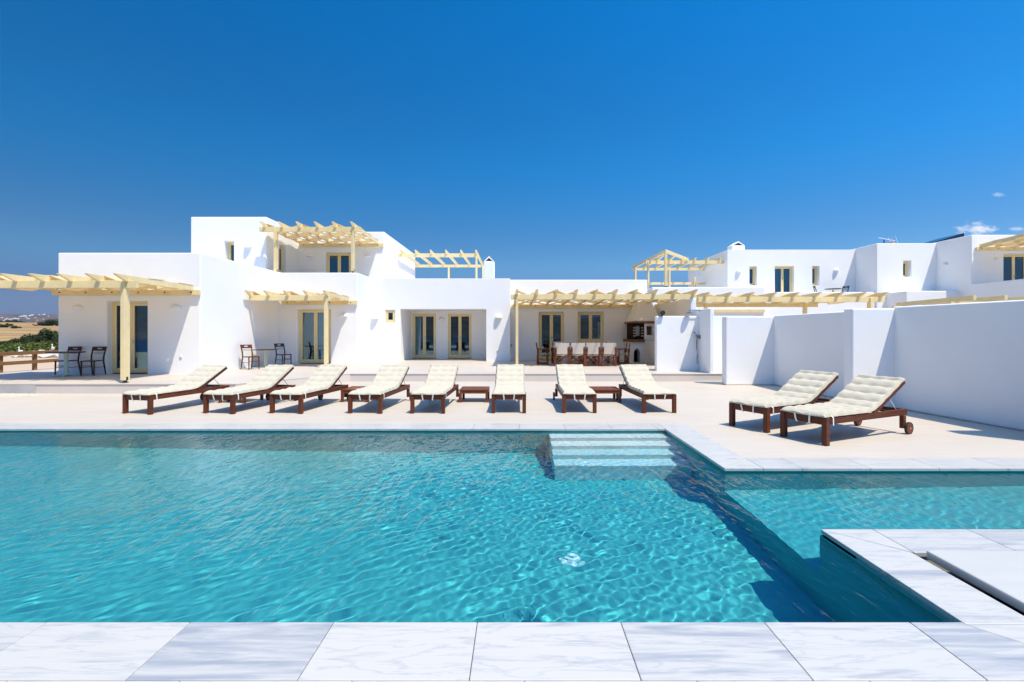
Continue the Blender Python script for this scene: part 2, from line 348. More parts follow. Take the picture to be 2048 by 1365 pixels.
def joinery(parent, kind, x0, x1, z0, z1, y, leaves=2, curtain=None, rz=0, at=None, sill=False, handle=True, depth=.24):
    """timber door or window: frame with sashes, panes, curtain and a dark board painted as interior shade. Local x along the wall, local y into it."""
    w, h = x1 - x0, z1 - z0
    f = .055
    fm = MB().box(0, w, 0, .07, h - f, h).box(0, f, 0, .07, 0, h - f).box(w - f, w, 0, .07, 0, h - f)
    fm.box(f, w - f, 0, .07, 0, .05)
    o = obj(kind, fm, M['sash'], None, bevel=.006)
    base = Vector((x0, y, z0)) if at is None else Vector(at)
    o.parent = parent; o.location = base - wloc(parent); o.rotation_euler = (0, 0, rz)
    iw = (w - 2 * f) / leaves; st = .075; br = .10 if kind == 'door' else .075
    for i in range(leaves):
        a = f + iw * i + .002; b = f + iw * (i + 1) - .002
        zt = h - f - .003; zb = .053
        if leaves == 1: st2 = .06
        else: st2 = st
        s = MB().box(a, a + st2, .012, .06, zb, zt).box(b - st2, b, .012, .06, zb, zt)
        s.box(a + st2, b - st2, .014, .058, zt - .075, zt).box(a + st2, b - st2, .014, .058, zb, zb + br)
        obj('sash', s, M['sash'], o, world=False, bevel=.005)
        obj('pane', MB().box(a + st2, b - st2, .034, .040, zb + br, zt - .075), M['glass'], o, world=False)
        if curtain and i in curtain:
            n = 24; v = []; fc = []
            ca, cb = a + st2, b - st2
            for j in range(n + 1):
                u = ca + (cb - ca) * j / n; yy = .12 + .012 * math.sin(j * 2.1) + .008 * math.sin(j * .9)
                v += [(u, yy, zb + .05), (u, yy, zt - .03)]
            for j in range(n): fc.append((2 * j, 2 * j + 2, 2 * j + 3, 2 * j + 1))
            cm = MB().add(v, fc); obj('curtain', cm, M['curtain'], o, world=False, smooth=True)
    if handle and leaves > 1:
        hz = 1.02 if kind == 'door' else h * .45
        hm = MB().box(w / 2 + .012, w / 2 + .036, -.004, .012, hz - .07, hz + .07).bar((w / 2 + .024, -.02, hz), (w / 2 + .12, -.025, hz), .015, .015)
        obj('handle', hm, M['metal'], o, world=False)
    obj('room_board', MB().box(.01, w - .01, depth, depth + .02, .01, h - .01), M['room_board'], o, world=False)  # near-black board paints the darkness behind the panes
    return o

# ------------------------------------------------------------------ main villa
V = empty('villa', (-7, 22, .3), 'large white flat-roofed villa with stepped blocks, behind the row of pool loungers', 'house')
T0 = .26                         # terrace level
A0, A1 = -14.8, -10.2
cut_d = .34
dA = (-13.22, -11.93, 15.3, 15.43 + .5, T0, 2.60)
solid('wall', [(A0, 15.43), (A1, 15.43), (-9.98, 24.6), (A0, 24.6)], 0, 4.16, V,
      [dA, (A0 + .25, A1 - .2, 15.70, 24.2, 3.45, 4.6)], wedge={2: -.06})
joinery(V, 'door', dA[0], dA[1], dA[4] + .02, dA[5], 15.43 + .20)
dB = (-9.30, -7.92, 20.0, 20.25 + .5, T0, 2.56)
solid('wall', [(-10.4, 20.25), (-6.77, 20.25), (-6.77, 24.5), (-10.4, 24.5)], 0, 4.10, V, [dB, (-9.9, -7.02, 20.5, 24.2, 3.45, 4.6)])
joinery(V, 'door', dB[0], dB[1], dB[4] + .02, dB[5], 20.25 + .16, curtain=(1,))
rec = (-5.34, -1.44, 21.2, 24.0, T0 - .004, 2.64)
d1 = (-5.24, -4.13, 23.9, 24.5, T0, 2.32); d2 = (-3.47, -2.31, 23.9, 24.5, T0, 2.32)
wC = (-6.02, -5.58, 21.6, 22.2, 2.02, 2.60)
d1 = (-5.28, -4.10, 23.9, 24.5, T0, 2.50); d2 = (-3.50, -2.32, 23.9, 24.5, T0, 2.50)
solid('wall', [(-7.0, 21.8), (-.36, 21.8), (-.36, 31.0), (-7.0, 31.0)], 0, 4.03, V, [rec, d1, d2, wC, (-6.3, -.6, 22.1, 30.7, 3.45, 4.6)])
joinery(V, 'door', d1[0], d1[1], d1[4] + .02, d1[5], 24.05, curtain=(0,))
joinery(V, 'door', d2[0], d2[1], d2[4] + .02, d2[5], 24.05)
joinery(V, 'window', wC[0], wC[1], wC[4], wC[5], 21.83, leaves=1, handle=False)
solid('plinth', [(-6.9, 21.755), (-5.36, 21.755), (-5.33, 21.9), (-6.9, 21.9)], .05, 1.50, V, bevel=.03)
dD = (.99, 2.16, 22.3, 23.0, T0, 2.53); wD = (2.82, 4.03, 22.3, 23.0, 1.14, 2.53)
solid('wall', rect(-.9, 6.07, 22.5, 28.5), 0, 4.04, V, [dD, wD, (-.3, 5.8, 22.8, 28.2, 3.45, 4.6)])
joinery(V, 'door', dD[0], dD[1], dD[4] + .02, dD[5], 22.66)
joinery(V, 'window', wD[0], wD[1], wD[4], wD[5], 22.66)
# upper floor
wE = (-12.74, -12.33, 20.5, 21.4, 4.35, 5.55); wE2 = (-11.4, -10.6, 21.95, 22.55, 4.35, 5.60)
solid('wall', rect(-14.19, -10.9, 20.8, 24.9), 3.3, 6.59, V, [wE, wE2])
joinery(V, 'window', wE[0], wE[1], wE[4], wE[5], 21.08, leaves=1, handle=False)
joinery(V, 'window', 0, .60, wE2[4], wE2[5], 0, leaves=1, handle=False, rz=R(90), at=(-11.05, 21.95, wE2[4]), depth=.2)
dF = (-9.56, -8.33, 23.6, 24.4, 3.47, 5.54)
solid('wall', [(-12.0, 23.84), (-6.63, 23.84), (-6.63, 31.0), (-12.0, 31.0)], 3.3, 6.57, V, [dF])
joinery(V, 'door', dF[0], dF[1], dF[4], dF[5], 24.0)
# gable-capped chimney on the roof
def chimney(parent, x0, x1, y0, y1, z0, z1, za):
    c = obj('chimney', MB().box(x0, x1, y0, y1, z0, z1), M['plaster'], parent, bevel=.04)
    xm = (x0 + x1) / 2
    hood = MB()
    for s in (-1, 1):
        e = x0 if s < 0 else x1
        hood.add([(e - s * .0, y0, z1 - .02), (xm, y0, za), (xm, y1, za), (e, y1, z1 - .02),
                  (e - s * .07, y0, z1 - .02), (xm, y0, za - .09), (xm, y1, za - .09), (e - s * .07, y1, z1 - .02)],
                 [(0, 1, 2, 3), (4, 7, 6, 5), (0, 4, 5, 1), (3, 2, 6, 7), (0, 3, 7, 4)])
    h = obj('chimney_cap', hood, M['plaster'], c, world=False)
    obj('cap_shade_fill', MB().add([(x0 + .07, y0 + .03, z1 + .0), (x1 - .07, y0 + .03, z1 + .0), (xm, y0 + .03, za - .10), (x0 + .07, y1 - .03, z1), (x1 - .07, y1 - .03, z1), (xm, y1 - .03, za - .1)],
                         [(0, 1, 2), (5, 4, 3), (0, 3, 4, 1), (1, 4, 5, 2), (2, 5, 3, 0)]), M['slot'], c, world=False)  # solid dark wedge painted as the shade in the cap opening
chimney(V, -1.64, -1.13, 22.9, 23.4, 3.4, 4.98, 5.22)
# dining loggia side wall
solid('side_wall', [(6.36, 22.55), (6.56, 18.22), (6.77, 18.22), (6.70, 22.55)], 0, 2.88, V, bevel=.03)

# ------------------------------------------------------------------ second villa, right
G = empty('villa', (18, 29, 0), 'white flat-roofed villa on the right, its upper floor set behind roof terraces', 'house')
def gw(px0, px1, py0, py1, d): return (X(px0, d), X(px1, d), d - .3, d + .6, Z(py1, d), Z(py0, d))
g1 = gw(1499, 1514, 533, 571, 29.0); g2 = gw(1549.5, 1588, 532.5, 590, 29.0); g3 = gw(1624.5, 1639, 532.5, 570.5, 29.0)
solid('wall', [(12.66, 29), (20.6, 29), (20.6, 36), (12.75, 36)], 2.0, 6.55, G, [g1, g2, g3])
joinery(G, 'window', g1[0], g1[1], g1[4], g1[5], 29.27, leaves=1, handle=False)
joinery(G, 'door', g2[0], g2[1], g2[4], g2[5], 29.22, curtain=(0,))
joinery(G, 'window', g3[0], g3[1], g3[4], g3[5], 29.27, leaves=1, handle=False)
g4 = gw(1807, 1822, 521.5, 554, 27.3)
solid('wall', [(20.4, 27.3), (24.2, 27.3), (24.2, 34), (20.4, 34)], 2.0, 6.63, G, [g4])
joinery(G, 'window', g4[0], g4[1], g4[4], g4[5], 27.56, leaves=1, handle=False)
g5 = (X(2008, 25.2), X(2008, 25.2) + 1.35, 24.9, 25.7, 3.5, Z(508, 25.2))
solid('wall', [(23.8, 25.2), (40, 25.2), (40, 34), (23.8, 34)], 2.0, 6.69, G, [g5])
joinery(G, 'door', g5[0], g5[1], g5[4], g5[5], 25.36)
solid('wall', rect(23.8, 40, 17.5, 25.25), 0, 4.10, G, [(24.05, 39.5, 17.8, 25.6, 3.45, 4.6)])
solid('wall', rect(20.95, 24.0, 25.9, 27.6), 0, 3.80, G)
solid('wall', rect(13.85, 21.2, 27.4, 29.3), 0, 3.86, G, [(14.1, 20.9, 27.65, 29.6, 3.40, 4.6)])
solid('wall', rect(7.55, 13.9, 27.0, 35.5), 0, 4.10, G, [(7.8, 13.6, 27.25, 35.2, 3.45, 4.6)])
chimney(G, X(1461, 30), X(1487, 30), 29.8, 30.5, 6.4, Z(492, 30), Z(484, 30))

# ------------------------------------------------------------------ terrace, deck, pool setting
ter = MB().prism([(-17.25, 12.60), (-7.40, 12.60), (-5.45, 15.60), (7.75, 15.60), (7.75, 25), (-17.25, 25)], -.2, T0 - .03)
structure(obj('terrace_riser', ter, M['riser']))
ter = MB().prism([(-17.27, 12.585), (-7.405, 12.585), (-5.455, 15.585), (7.77, 15.585), (7.77, 25), (-17.27, 25)], T0 - .03, T0)
structure(obj('terrace', ter, M['terrace'], bevel=.006))
structure(obj('concrete_kerb', MB().box(-17.2, -12.65, 12.57, 12.60, -.1, T0 - .035), M['concrete']))
dk = MB()
PX0, PX1, CH = -10.2, 2.47, 8.4           # pool: left end, right edge, end of the shallow arm
PN, PF, CN, CF = 2.69, 8.08, 3.96, 5.76   # near and far edges of pool and arm
for r in ((-17.5, 40, 8.52, 24.5), (2.93, 40, 6.22, 8.52), (-17.5, -11.45, -6, 8.52), (-11.45, 40, -6, 1.4), (-11.45, 2.92, 1.4, 1.75), (6.0, 40, 1.4, 3.56), (9.45, 40, 3.56, 6.22)):
    dk.box(r[0], r[1], r[2], r[3], -.25, 0)
structure(obj('deck', dk, M['deck']))
# basin
bs = MB()
def quad(mb, pts): mb.add(pts, [(0, 1, 2, 3)])
fz, az = -1.38, -.74                      # floor of pool, floor of shallow arm
quad(bs, [(PX0, PN, fz), (PX1 + .03, PN, fz), (PX1 + .03, PF, fz), (PX0, PF, fz)])
quad(bs, [(PX1, CN, az), (CH, CN, az), (CH, CF, az), (PX1, CF, az)])
bw = MB()
def wallq(x0, y0, x1, y1, zb, zt=-.034): quad(bw, [(x0, y0, zb), (x1, y1, zb), (x1, y1, zt), (x0, y0, zt)])
wallq(PX0, PN, PX1 + .02, PN, fz); wallq(PX0, PF, PX1 + .02, PF, fz); wallq(PX0, PN, PX0, PF, fz)
wallq(PX1 + .02, PN, PX1 + .02, CN, fz); wallq(PX1 + .02, CF, PX1 + .02, PF, fz)
quad(bw, [(PX1 + .02, CN, fz), (PX1 + .02, CF, fz), (PX1 + .02, CF, az), (PX1 + .02, CN, az)])
wallq(PX1 + .02, CN, CH, CN, az); wallq(PX1 + .02, CF, CH, CF, az); wallq(CH, CN, CH, CF, az)
basin = structure(obj('pool_floor', bs, M['pool']))
bwall = structure(obj('pool_wall', bw, M['pool_wall']))
receivers = [basin, bwall]
for i in range(4):
    y1 = PF - .315 * i
    s = structure(obj('pool_step', MB().box(.52, PX1 + .015, y1 - .315, y1 - .004 * 0 + (.0 if i else 0), fz + .002, -.20 - .20 * i), M['tread'] if i < 2 else M['tread_deep'], bevel=.012))
    receivers.append(s)

# marble coping laid in slabs
cp = MB(); tones = []; rt_ = random.Random(12)
def tone(n, t=None): tones.extend([rt_.uniform(0, .22) if t is None else t] * n)
def strip(x0, x1, y0, y1, step, start, along='x', z=.006, t=.036, tn=None):
    a, b = (x0, x1) if along == 'x' else (y0, y1)
    cuts_ = [a]; k = start
    while k < b - .05:
        if k > a + .05: cuts_.append(k)
        k += step
    cuts_.append(b)
    for i_, (p, q) in enumerate(zip(cuts_, cuts_[1:])):
        g = .0015; tone(8, None if tn is None else tn[i_ % len(tn)])
        if along == 'x': cp.box(p + g, q - g, y0, y1, z - t, z)
        else: cp.box(x0, x1, p + g, q - g, z - t, z)
def poly_tile(pts, z=.006, t=.036): cp.prism(pts, z - t, z); tone(2 * len(pts))
strip(PX0 - .44, 2.468, PF - .02, 8.52, .78, -10.9)                       # far side
poly_tile([(2.471, PF - .02), (2.471, 8.52), (2.93, 8.52)]); poly_tile([(2.472, PF - .0195), (2.931, 8.518), (2.931, PF - .02)])
strip(PX1, 2.93, 6.222, PF - .023, .82, 6.55, 'y')
poly_tile([(PX1, CF - .02), (2.93, 6.218), (PX1, 6.218)]); poly_tile([(PX1 + .004, CF - .02), (2.934, CF - .02), (2.934, 6.216)])
strip(2.937, CH + .4, CF - .02, 6.22, .82, 3.4)
strip(2.94, CH + .4, 3.56, CN + .02, .80, 3.72, tn=[.35, .72, .2])                            # peninsula, far side
poly_tile([(PX1 + .04, CN + .02), (2.937, 3.563), (2.937, CN + .02)]); poly_tile([(PX1 + .04, CN + .016), (PX1 + .04, 3.3), (2.92, 3.3), (2.92, 3.563)])
strip(PX1 + .04, 2.92, 2.69, 3.297, .62, 3.20, 'y', tn=[.08, .6])
poly_tile([(PX1 + .04, PN + .02), (PX1 + .04, 2.687), (2.92, 2.687), (2.92, 2.26)]) if False else None
cp.prism([(PX1 + .042, PN - .003), (2.92, PN - .003), (2.92, 2.262)], -.03, .006); tone(6, .1)
strip(PX0 - .44, 2.21, 2.26, PN + .02, .81, -9.95, tn=[.2, .3, .1, .6, .05, .4, .15, .7, .1, .45, .12, .95, .02, .10, .62, .18])
cp.prism([(2.213, 2.26), (2.917, 2.26), (PX1 + .038, PN - .004), (PX1 + .038, PN + .02), (2.213, PN + .02)], -.03, .006); tone(10, .80)
strip(PX0 - .44, 2.92, 1.76, 2.257, .81, -10.50)
strip(PX0 - .44, PX0 + .02, PN + .023, PF - .023, .8, 3.2, 'y'); strip(CH - .02, CH + .42, CN + .023, CF - .023, .8, 4.4, 'y')
cpo = structure(obj('pool_coping', cp, M['marble'], bevel=.005))
cpo.data.attributes.new('tone', 'FLOAT', 'POINT').data.foreach_set('value', tones)
structure(obj('coping_bed', MB().box(PX0 - .44, 2.92, 1.76, 2.68, -.2, -.028).box(2.515, 2.92, 1.76, 3.955, -.3, -.029).box(2.515, 9.4, 3.57, 3.95, -.3, -.031).box(PX0 - .44, 2.92, 8.09, 8.51, -.2, -.029).box(2.50, 2.92, 5.78, 8.09, -.2, -.030).box(2.92, 9.4, 5.78, 6.21, -.2, -.032).box(PX0 - .44, PX0 - .01, 2.68, 8.09, -.2, -.033).box(9.01, 9.4, 3.95, 5.78, -.2, -.034), M['grout']))
structure(obj('balance_tank', MB().box(2.93, 6.0, 1.4, 3.55, -.62, -.58).box(2.915, 2.925, 1.4, 3.56, -.6, -.032), M['slot']))  # dark lining puts the shade of the gap into the colour
tag(obj('tank_cover', MB().box(2.985, 4.4, 1.42, 3.515, -.02, .045).box(4.406, 5.98, 1.42, 3.515, -.02, .045), M['slab'], bevel=.012), 'thick white marble cover slab lying over a dark gap at pool corner', 'cover slab')

# water surface: real ripples
rng = np.random.default_rng(5)
def build_water():
    sp = .018
    xs = np.arange(PX0, CH + sp, sp); ys = np.arange(PN - .0, PF + sp, sp)
    XX, YY = np.meshgrid(xs, ys)
    def comp(n, l0, l1, ang, spread, slope):
        Zs = np.zeros_like(XX)
        for i in range(n):
            lam = l0 * (l1 / l0) ** rng.random(); th = math.radians(ang) + rng.normal() * spread
            k = 2 * math.pi / lam; a = slope * (.5 + rng.random()) / k / math.sqrt(n / 2)
            Zs += a * np.sin(k * (math.cos(th) * XX + math.sin(th) * YY) + rng.random() * 6.28)
        return Zs
    def ss(a, b, x): t = np.clip((x - a) / (b - a), 0, 1); return t * t * (3 - 2 * t)
    patch = .75 + .25 * np.sin(XX * .9 + YY * 1.3 + 1) * np.sin(XX * .37 - YY * .8)
    e1 = (.35 + .65 * ss(-6, -1.8, XX)) * patch
    e2 = .20 + .80 * ss(-1.6, .8, XX + .35 * (YY - 4))
    Zs = e1 * comp(40, .08, .16, 128, .30, .026) + e2 * (comp(60, .06, .12, 40, 1.2, .016) + comp(20, .2, .5, 40, 1.2, .004)) + comp(14, .8, 2.4, 110, .8, .006)
    rr = np.sqrt((XX - .42) ** 2 + (YY - 3.58) ** 2)       # water welling up over the inlet
    Zs += np.exp(-(rr / .14) ** 2) * (.0013 * np.sin(XX * 61 + 1.5 * np.sin(YY * 23)) + .0013 * np.sin(YY * 52 + 1.7 * np.sin(XX * 31 + 1)))
    Zs = -.047 + Zs * .85
    ny, nx = XX.shape
    idx = np.arange(nx * ny).reshape(ny, nx)
    q = np.stack([idx[:-1, :-1], idx[:-1, 1:], idx[1:, 1:], idx[1:, :-1]], -1).reshape(-1, 4)
    cx = (XX[:-1, :-1] + sp / 2).ravel(); cy = (YY[:-1, :-1] + sp / 2).ravel()
    keep = (cx < PX1 + .035) | ((cy > CN - .02) & (cy < CF + .02))
    q = q[keep]
    used = np.unique(q); rem = np.full(nx * ny, -1); rem[used] = np.arange(len(used)); q = rem[q]
    co = np.stack([XX, YY, Zs], -1).reshape(-1, 3)[used]
    me = bpy.data.meshes.new('pool_water')
    me.vertices.add(len(co)); me.vertices.foreach_set('co', co.astype(np.float32).ravel())
    me.loops.add(q.size); me.loops.foreach_set('vertex_index', q.astype(np.int32).ravel())
    me.polygons.add(len(q)); me.polygons.foreach_set('loop_start', np.arange(0, q.size, 4, dtype=np.int32)); me.polygons.foreach_set('loop_total', np.full(len(q), 4, dtype=np.int32))
    me.update(calc_edges=True); me.validate()
    me.polygons.foreach_set('use_smooth', [True] * len(me.polygons))
    me.materials.append(M['water'])
    o = bpy.data.objects.new('pool_water', me); COL.objects.link(o)
    return structure(o)
wat = build_water()
wat.cycles.is_caustics_caster = True
for (jx, jy), lb in (((.53, 4.77), 'pale round inlet fitting on pool floor, broken up by ripples right of centre'),):
    jt = tag(obj('pool_inlet', MB().lathe([(.10, 0), (.10, .015), (.08, .022), (.0, .024)], (jx, jy, fz + .001), 24), M['tread_deep'], smooth=True), lb, 'pool inlet')
    receivers.append(jt)
for o in receivers: o.cycles.is_caustics_receiver = True

# ------------------------------------------------------------------ garden and shower walls
def gwall(poly, z1, label, z0=0, bevel=.04, name='garden_wall'):
    return tag(solid(name, poly, z0, z1, None, bevel=bevel), label, 'wall', 'white courtyard walls')
gwall([(6.30, 14.55), (7.95, 14.55), (7.95, 14.85), (6.30, 14.85)], 2.09, 'white wall screen standing behind the two right-hand loungers, nearest the shower')
gwall([(7.76, 14.60), (7.72, 10.46), (7.97, 10.46), (8.02, 14.60)], 2.11, 'white wall running towards pool between two cross walls, mostly shaded')
gwall([(7.10, 10.2), (8.12, 10.2), (8.12, 10.48), (7.10, 10.48)], 2.13, 'short white cross wall with diagonal shadow, behind the front right lounger')
gwall([(8.0, 10.25), (8.36, 7.26), (8.62, 7.26), (8.26, 10.25)], 2.16, 'long shaded white wall at the right edge of the picture')
gwall([(7.74, 7.0), (8.9, 7.0), (8.9, 7.28), (7.74, 7.28)], 2.16, 'white cross wall outside right edge, its shadow on the deck')
gwall([(4.78, 16.6), (6.27, 16.6), (6.27, 16.82), (4.78, 16.82)], 2.16, 'white shower back wall right of the barbecue', T0 - .1, name='shower_wall')
gwall([(6.25, 15.66), (6.41, 15.66), (6.41, 17.4), (6.25, 17.4)], 2.39, 'white shower side wall carrying the chrome hand shower', T0 - .1, name='shower_wall')
gwall([(6.40, 16.55), (8.2, 16.55), (8.2, 16.8), (6.40, 16.8)], 2.16, 'white wall panel between shower and courtyard screen', T0 - .1)

# ------------------------------------------------------------------ pergolas
def pergola(label, bx0, bx1, dF, zF, lx0, lx1, dR, zR, rafters, tip=.55, posts=(), rear='ledger', cloth=True, base=T0, tipz=None, rear_posts=(), rear_base=None, rearover=.0, group='cream timber pergolas', rskew=0.0, rafter_front=None, strips=None, post_front=True):
    """front beam on posts, rear beam or wall ledger, rafters with raked tips, shade cloth woven over and under the rafters"""
    root = empty('pergola', ((bx0 + bx1) / 2, (dF + dR) / 2, base), label, 'pergola', group)
    obj('beam', MB().box(bx0, bx1, dF - .05, dF + .05, zF - .20, zF), M['paint'], root, bevel=.006)
    lo_ = obj('ledger' if rear == 'ledger' else 'beam', MB().box(lx0, lx1, dR - .05, dR + .05, zR - .17, zR), M['paint'], root, bevel=.006)
    H = .17
    if rear == 'ledger':
        nb = max(4, round((lx1 - lx0) / .8))
        for k in range(nb):
            bx = lx0 + .25 + (lx1 - lx0 - .5) * k / (nb - 1)
            obj('bolt', MB().lathe([(.024, 0), (.024, -.006), (.014, -.014), (.002, -.015)], (bx, dR - .0505, zR - .085), 10, 'y'), M['iron'], lo_)
    sl = (zR - zF) / (dR - dF)
    def zl(y): return zF - .03 + sl * (y - dF) + .0
    ye = dR + (.0 if rear == 'ledger' else .35) + rearover
    for i, x in enumerate(rafters):
        yf = (rafter_front[i] if rafter_front else dF - tip)
        prof = [(yf, zl(yf) + H), (yf + .04, zl(yf) + H * .80), (dF - .09, zl(dF - .09)), (ye, zl(ye)), (ye, zl(ye) + H)]
        m = MB().prism_x(prof, x - .04, x + .04)
        if rskew:
            m.v = [(vx + rskew * (vy - dF) / (dR - dF), vy, vz) for vx, vy, vz in m.v]
        obj('rafter', m, M['paint'], root, bevel=.005)
    for i, (px_, py_) in enumerate([(p, dF) for p in posts] + [(p, dR) for p in rear_posts]):
        zt = (zF if py_ == dF else zR) - .03
        bz = base if py_ == dF else (rear_base if rear_base is not None else base)
        p = obj('post', MB().box(px_ - .05, px_ + .05, py_ - .10, py_ + .10, bz + .07, zt), M['paint'], root, bevel=.006)
        obj('post_base', MB().box(px_ - .02, px_ + .02, py_ - .04, py_ + .04, bz, bz + .09).box(px_ - .058, px_ - .052, py_ - .03, py_ + .03, bz + .06, bz + .16).box(px_ + .052, px_ + .058, py_ - .03, py_ + .03, bz + .06, bz + .16).box(px_ - .06, px_ + .06, py_ - .05, py_ + .05, bz - .005, bz + .008), M['iron'], p, world=True)
    if cloth:
        y0, y1 = dF + .07, dR - .05
        n = strips or max(3, round((y1 - y0) / .62)); wd = (y1 - y0) / n
        xs_ = list(rafters)
        for s in range(n):
            ya, yb = y0 + s * wd - .02, y0 + (s + 1) * wd + .02
            pts = []
            for k, x in enumerate(xs_):
                hi = (k + s) % 2 == 0
                off = H + .008 if hi else -.012
                for dx in (-.05, .05): pts.append((x + dx, off))
                if k < len(xs_) - 1:
                    xm = (x + xs_[k + 1]) / 2
                    pts.append((xm, H * .5 - .035))
            v = []; f = []
            for (x, off) in pts:
                for y in (ya, yb):
                    sk = rskew * (y - dF) / (dR - dF)
                    jit = .012 * math.sin(x * 3.1 + y * 5 + s)
                    v += [(x + sk, y, zl(y) + off + jit), (x + sk, y, zl(y) + off + jit + .006)]
            for k in range(len(pts) - 1):
                a = 4 * k; b = a + 4
                f += [(a, b, b + 2, a + 2), (a + 1, a + 3, b + 3, b + 1), (a, a + 1, b + 1, b), (a + 2, b + 2, b + 3, a + 3)]
            f += [(0, 2, 3, 1), (4 * len(pts) - 4, 4 * len(pts) - 3, 4 * len(pts) - 1, 4 * len(pts) - 2)]
            obj('shade_strip', MB().add(v, f), M['cloth'], root)
    return root
pergola('cream timber pergola at the far left, over a café table and glazed door', -15.6, -10.17, 12.83, 2.99, -14.89, -10.19, 15.37, 2.96,
        [-10.42 - .735 * i for i in range(8)][::-1], .45, posts=(-10.5, -15.0))
pergola('cream timber pergola over the small café table beside the tall corner wall', -10.06, -7.05, 18.0, 2.98, -9.93, -6.77, 20.19, 2.92,
        [-7.13 - .74 * i for i in range(4)][::-1] + [] if False else [-10.0, -9.32, -8.60, -7.87, -7.13], .40, posts=(-7.19,))
pergola('wide cream timber pergola over the dining table and barbecue', -.28, 6.80, 18.3, 3.04, -.30, 6.3, 22.44, 2.88,
        [-.04 + .745 * i for i in range(10)], .42, posts=(-.04,), rskew=-.12)
pergola('cream timber pergola on upper terrace, standing on the parapet', -10.97, -6.67, 20.38, 6.05, -10.85, -6.67, 23.79, 5.98,
        [-10.72, -9.97, -9.22, -8.47, -7.72, -6.95], .42, posts=(-10.28, -7.01), base=4.10, strips=6)
pergola('bare cream timber pergola on roof left of the slim white chimney', -6.6, -2.2, 26.6, 5.93, -6.6, -2.2, 30.9, 5.90,
        [-6.43, -5.61, -4.78, -3.95, -3.12, -2.30], .40, posts=(-2.30,), rear='beam', rear_posts=(-4.45, -2.25), cloth=False, base=3.45, rear_base=3.45)
pergola('long cream timber pergola right of the shower, seen above the walls', 6.86, 13.95, 18.3, 2.94, 7.4, 13.1, 21.0, 2.86,
        [7.12 + .835 * i for i in range(9)], .42, posts=(13.42,), rear='beam', rear_posts=(12.55, 8.2), base=0.0)
pergola('cream timber pergola on the balcony at the far right', 24.0, 33, 21.6, 6.25, 24.0, 33, 25.14, 6.03,
        [24.2 + .80 * i for i in range(11)], .40, posts=(28.5,), base=3.45)
# roof pergola of the right villa, with its splayed front corner
pr = pergola('bare cream timber pergola with splayed corner, on roof left of right villa', 7.85, 12.63, 29.5, 5.96, 7.8, 12.63, 32.5, 5.90,
        [8.55 + .76 * i for i in range(6)], .35, rear='beam', posts=(8.0,), rear_posts=(7.95, 10.25), cloth=False, base=3.45, rear_base=3.45,
        rafter_front=[27.5, 28.3, 29.1, 29.15, 29.15, 29.15])
obj('beam', MB().bar((8.35, 27.1, 6.14), (10.45, 29.5, 6.02), .09, .18), M['paint'], pr, bevel=.005)
obj('beam', MB().bar((8.35, 27.05, 6.14), (7.86, 33.0, 5.98), .09, .18), M['paint'], pr, bevel=.005)
p_ = obj('post', MB().box(8.28, 8.42, 27.04, 27.2, 4.17, 6.08), M['paint'], pr, bevel=.006)
obj('post_base', MB().box(8.30, 8.40, 27.07, 27.17, 4.09, 4.19), M['iron'], p_, world=True)
obj('guard_rail', MB().box(7.8, 12.63, 32.46, 32.54, 4.77, 4.93), M['paint'], pr, bevel=.005)
obj('post', MB().box(11.86, 12.0, 32.30, 32.44, 3.45, 5.25), M['paint'], pr, bevel=.005)
# beams glimpsed over the courtyard walls
cpg = empty('pergola', (18, 20, 0), 'low cream pergola just showing above the long right-hand wall', 'pergola', 'cream timber pergolas')
for i in range(4):
    obj('rafter', MB().bar((17.55 + 1.15 * i, 22.2, 2.86), (16.75 + 1.15 * i, 17.6, 2.86), .10, .18), M['paint'], cpg, bevel=.005)
obj('beam', MB().box(16.6, 22.0, 18.4, 18.5, 2.57, 2.77), M['paint'], cpg); obj('beam', MB().box(16.9, 22.0, 21.6, 21.7, 2.57, 2.77), M['paint'], cpg)
for x, y in ((17.0, 18.45), (21.5, 18.45), (17.4, 21.65), (21.5, 21.65)): obj('post', MB().box(x - .06, x + .06, y - .045, y + .045, 0, 2.6), M['paint'], cpg)
tag(obj('wall_ledger', MB().box(11.0, 13.85, 26.9, 27.0, 2.68, 2.85), M['paint'], bevel=.005), 'cream timber ledger bolted to white wall under the right roof terrace', 'timber beam')

# ------------------------------------------------------------------ wall lamps and outlets
def sconce_mesh():
    n, k = 16, 7; v = []; f = []
    w, h, dp = .16, .14, .17
    for i in range(k + 1):
        e = i / k * math.pi / 2
        for j in range(n + 1):
            a = math.pi * j / n
            v.append((w * math.cos(a) * math.cos(e), -dp * math.sin(a) * math.cos(e), h * math.sin(e)))
    for i in range(k):
        for j in range(n):
            a = i * (n + 1) + j; f.append((a, a + 1, a + n + 2, a + n + 1))
    v += [(-w, .01, 0), (w, .01, 0)]
    f.append(tuple(range(n, -1, -1)))
    return MB().add(v, f).mesh('wall_lamp', M['plaster'], True)
sm = sconce_mesh()
def sconce(px, py, d, label, rz=0, at=None):
    o = bpy.data.objects.new('wall_lamp', sm); COL.objects.link(o)
    o.location = at or (X(px, d), d, Z(py + 5, d)); o.rotation_euler = (0, 0, rz)
    tag(o, label, 'wall lamp', 'white half-dome wall lamps')
sconce(158, 614, 15.43, 'white half-dome wall lamp left of the far left glazed door')
sconce(353, 614, 15.43, 'white half-dome wall lamp right of the far left glazed door')
sconce(497, 489, 20.8, 'white half-dome wall lamp on tall upper block, beside its narrow window')
sconce(497, 623, 20.25, 'white half-dome wall lamp above the small café table at the corner')
sconce(687, 628, 20.25, 'white half-dome wall lamp right of the door under the small pergola')
sconce(620, 509, 23.84, 'white half-dome wall lamp left of the upper terrace door')
sconce(735, 509.5, 23.84, 'white half-dome wall lamp right of the upper terrace door')
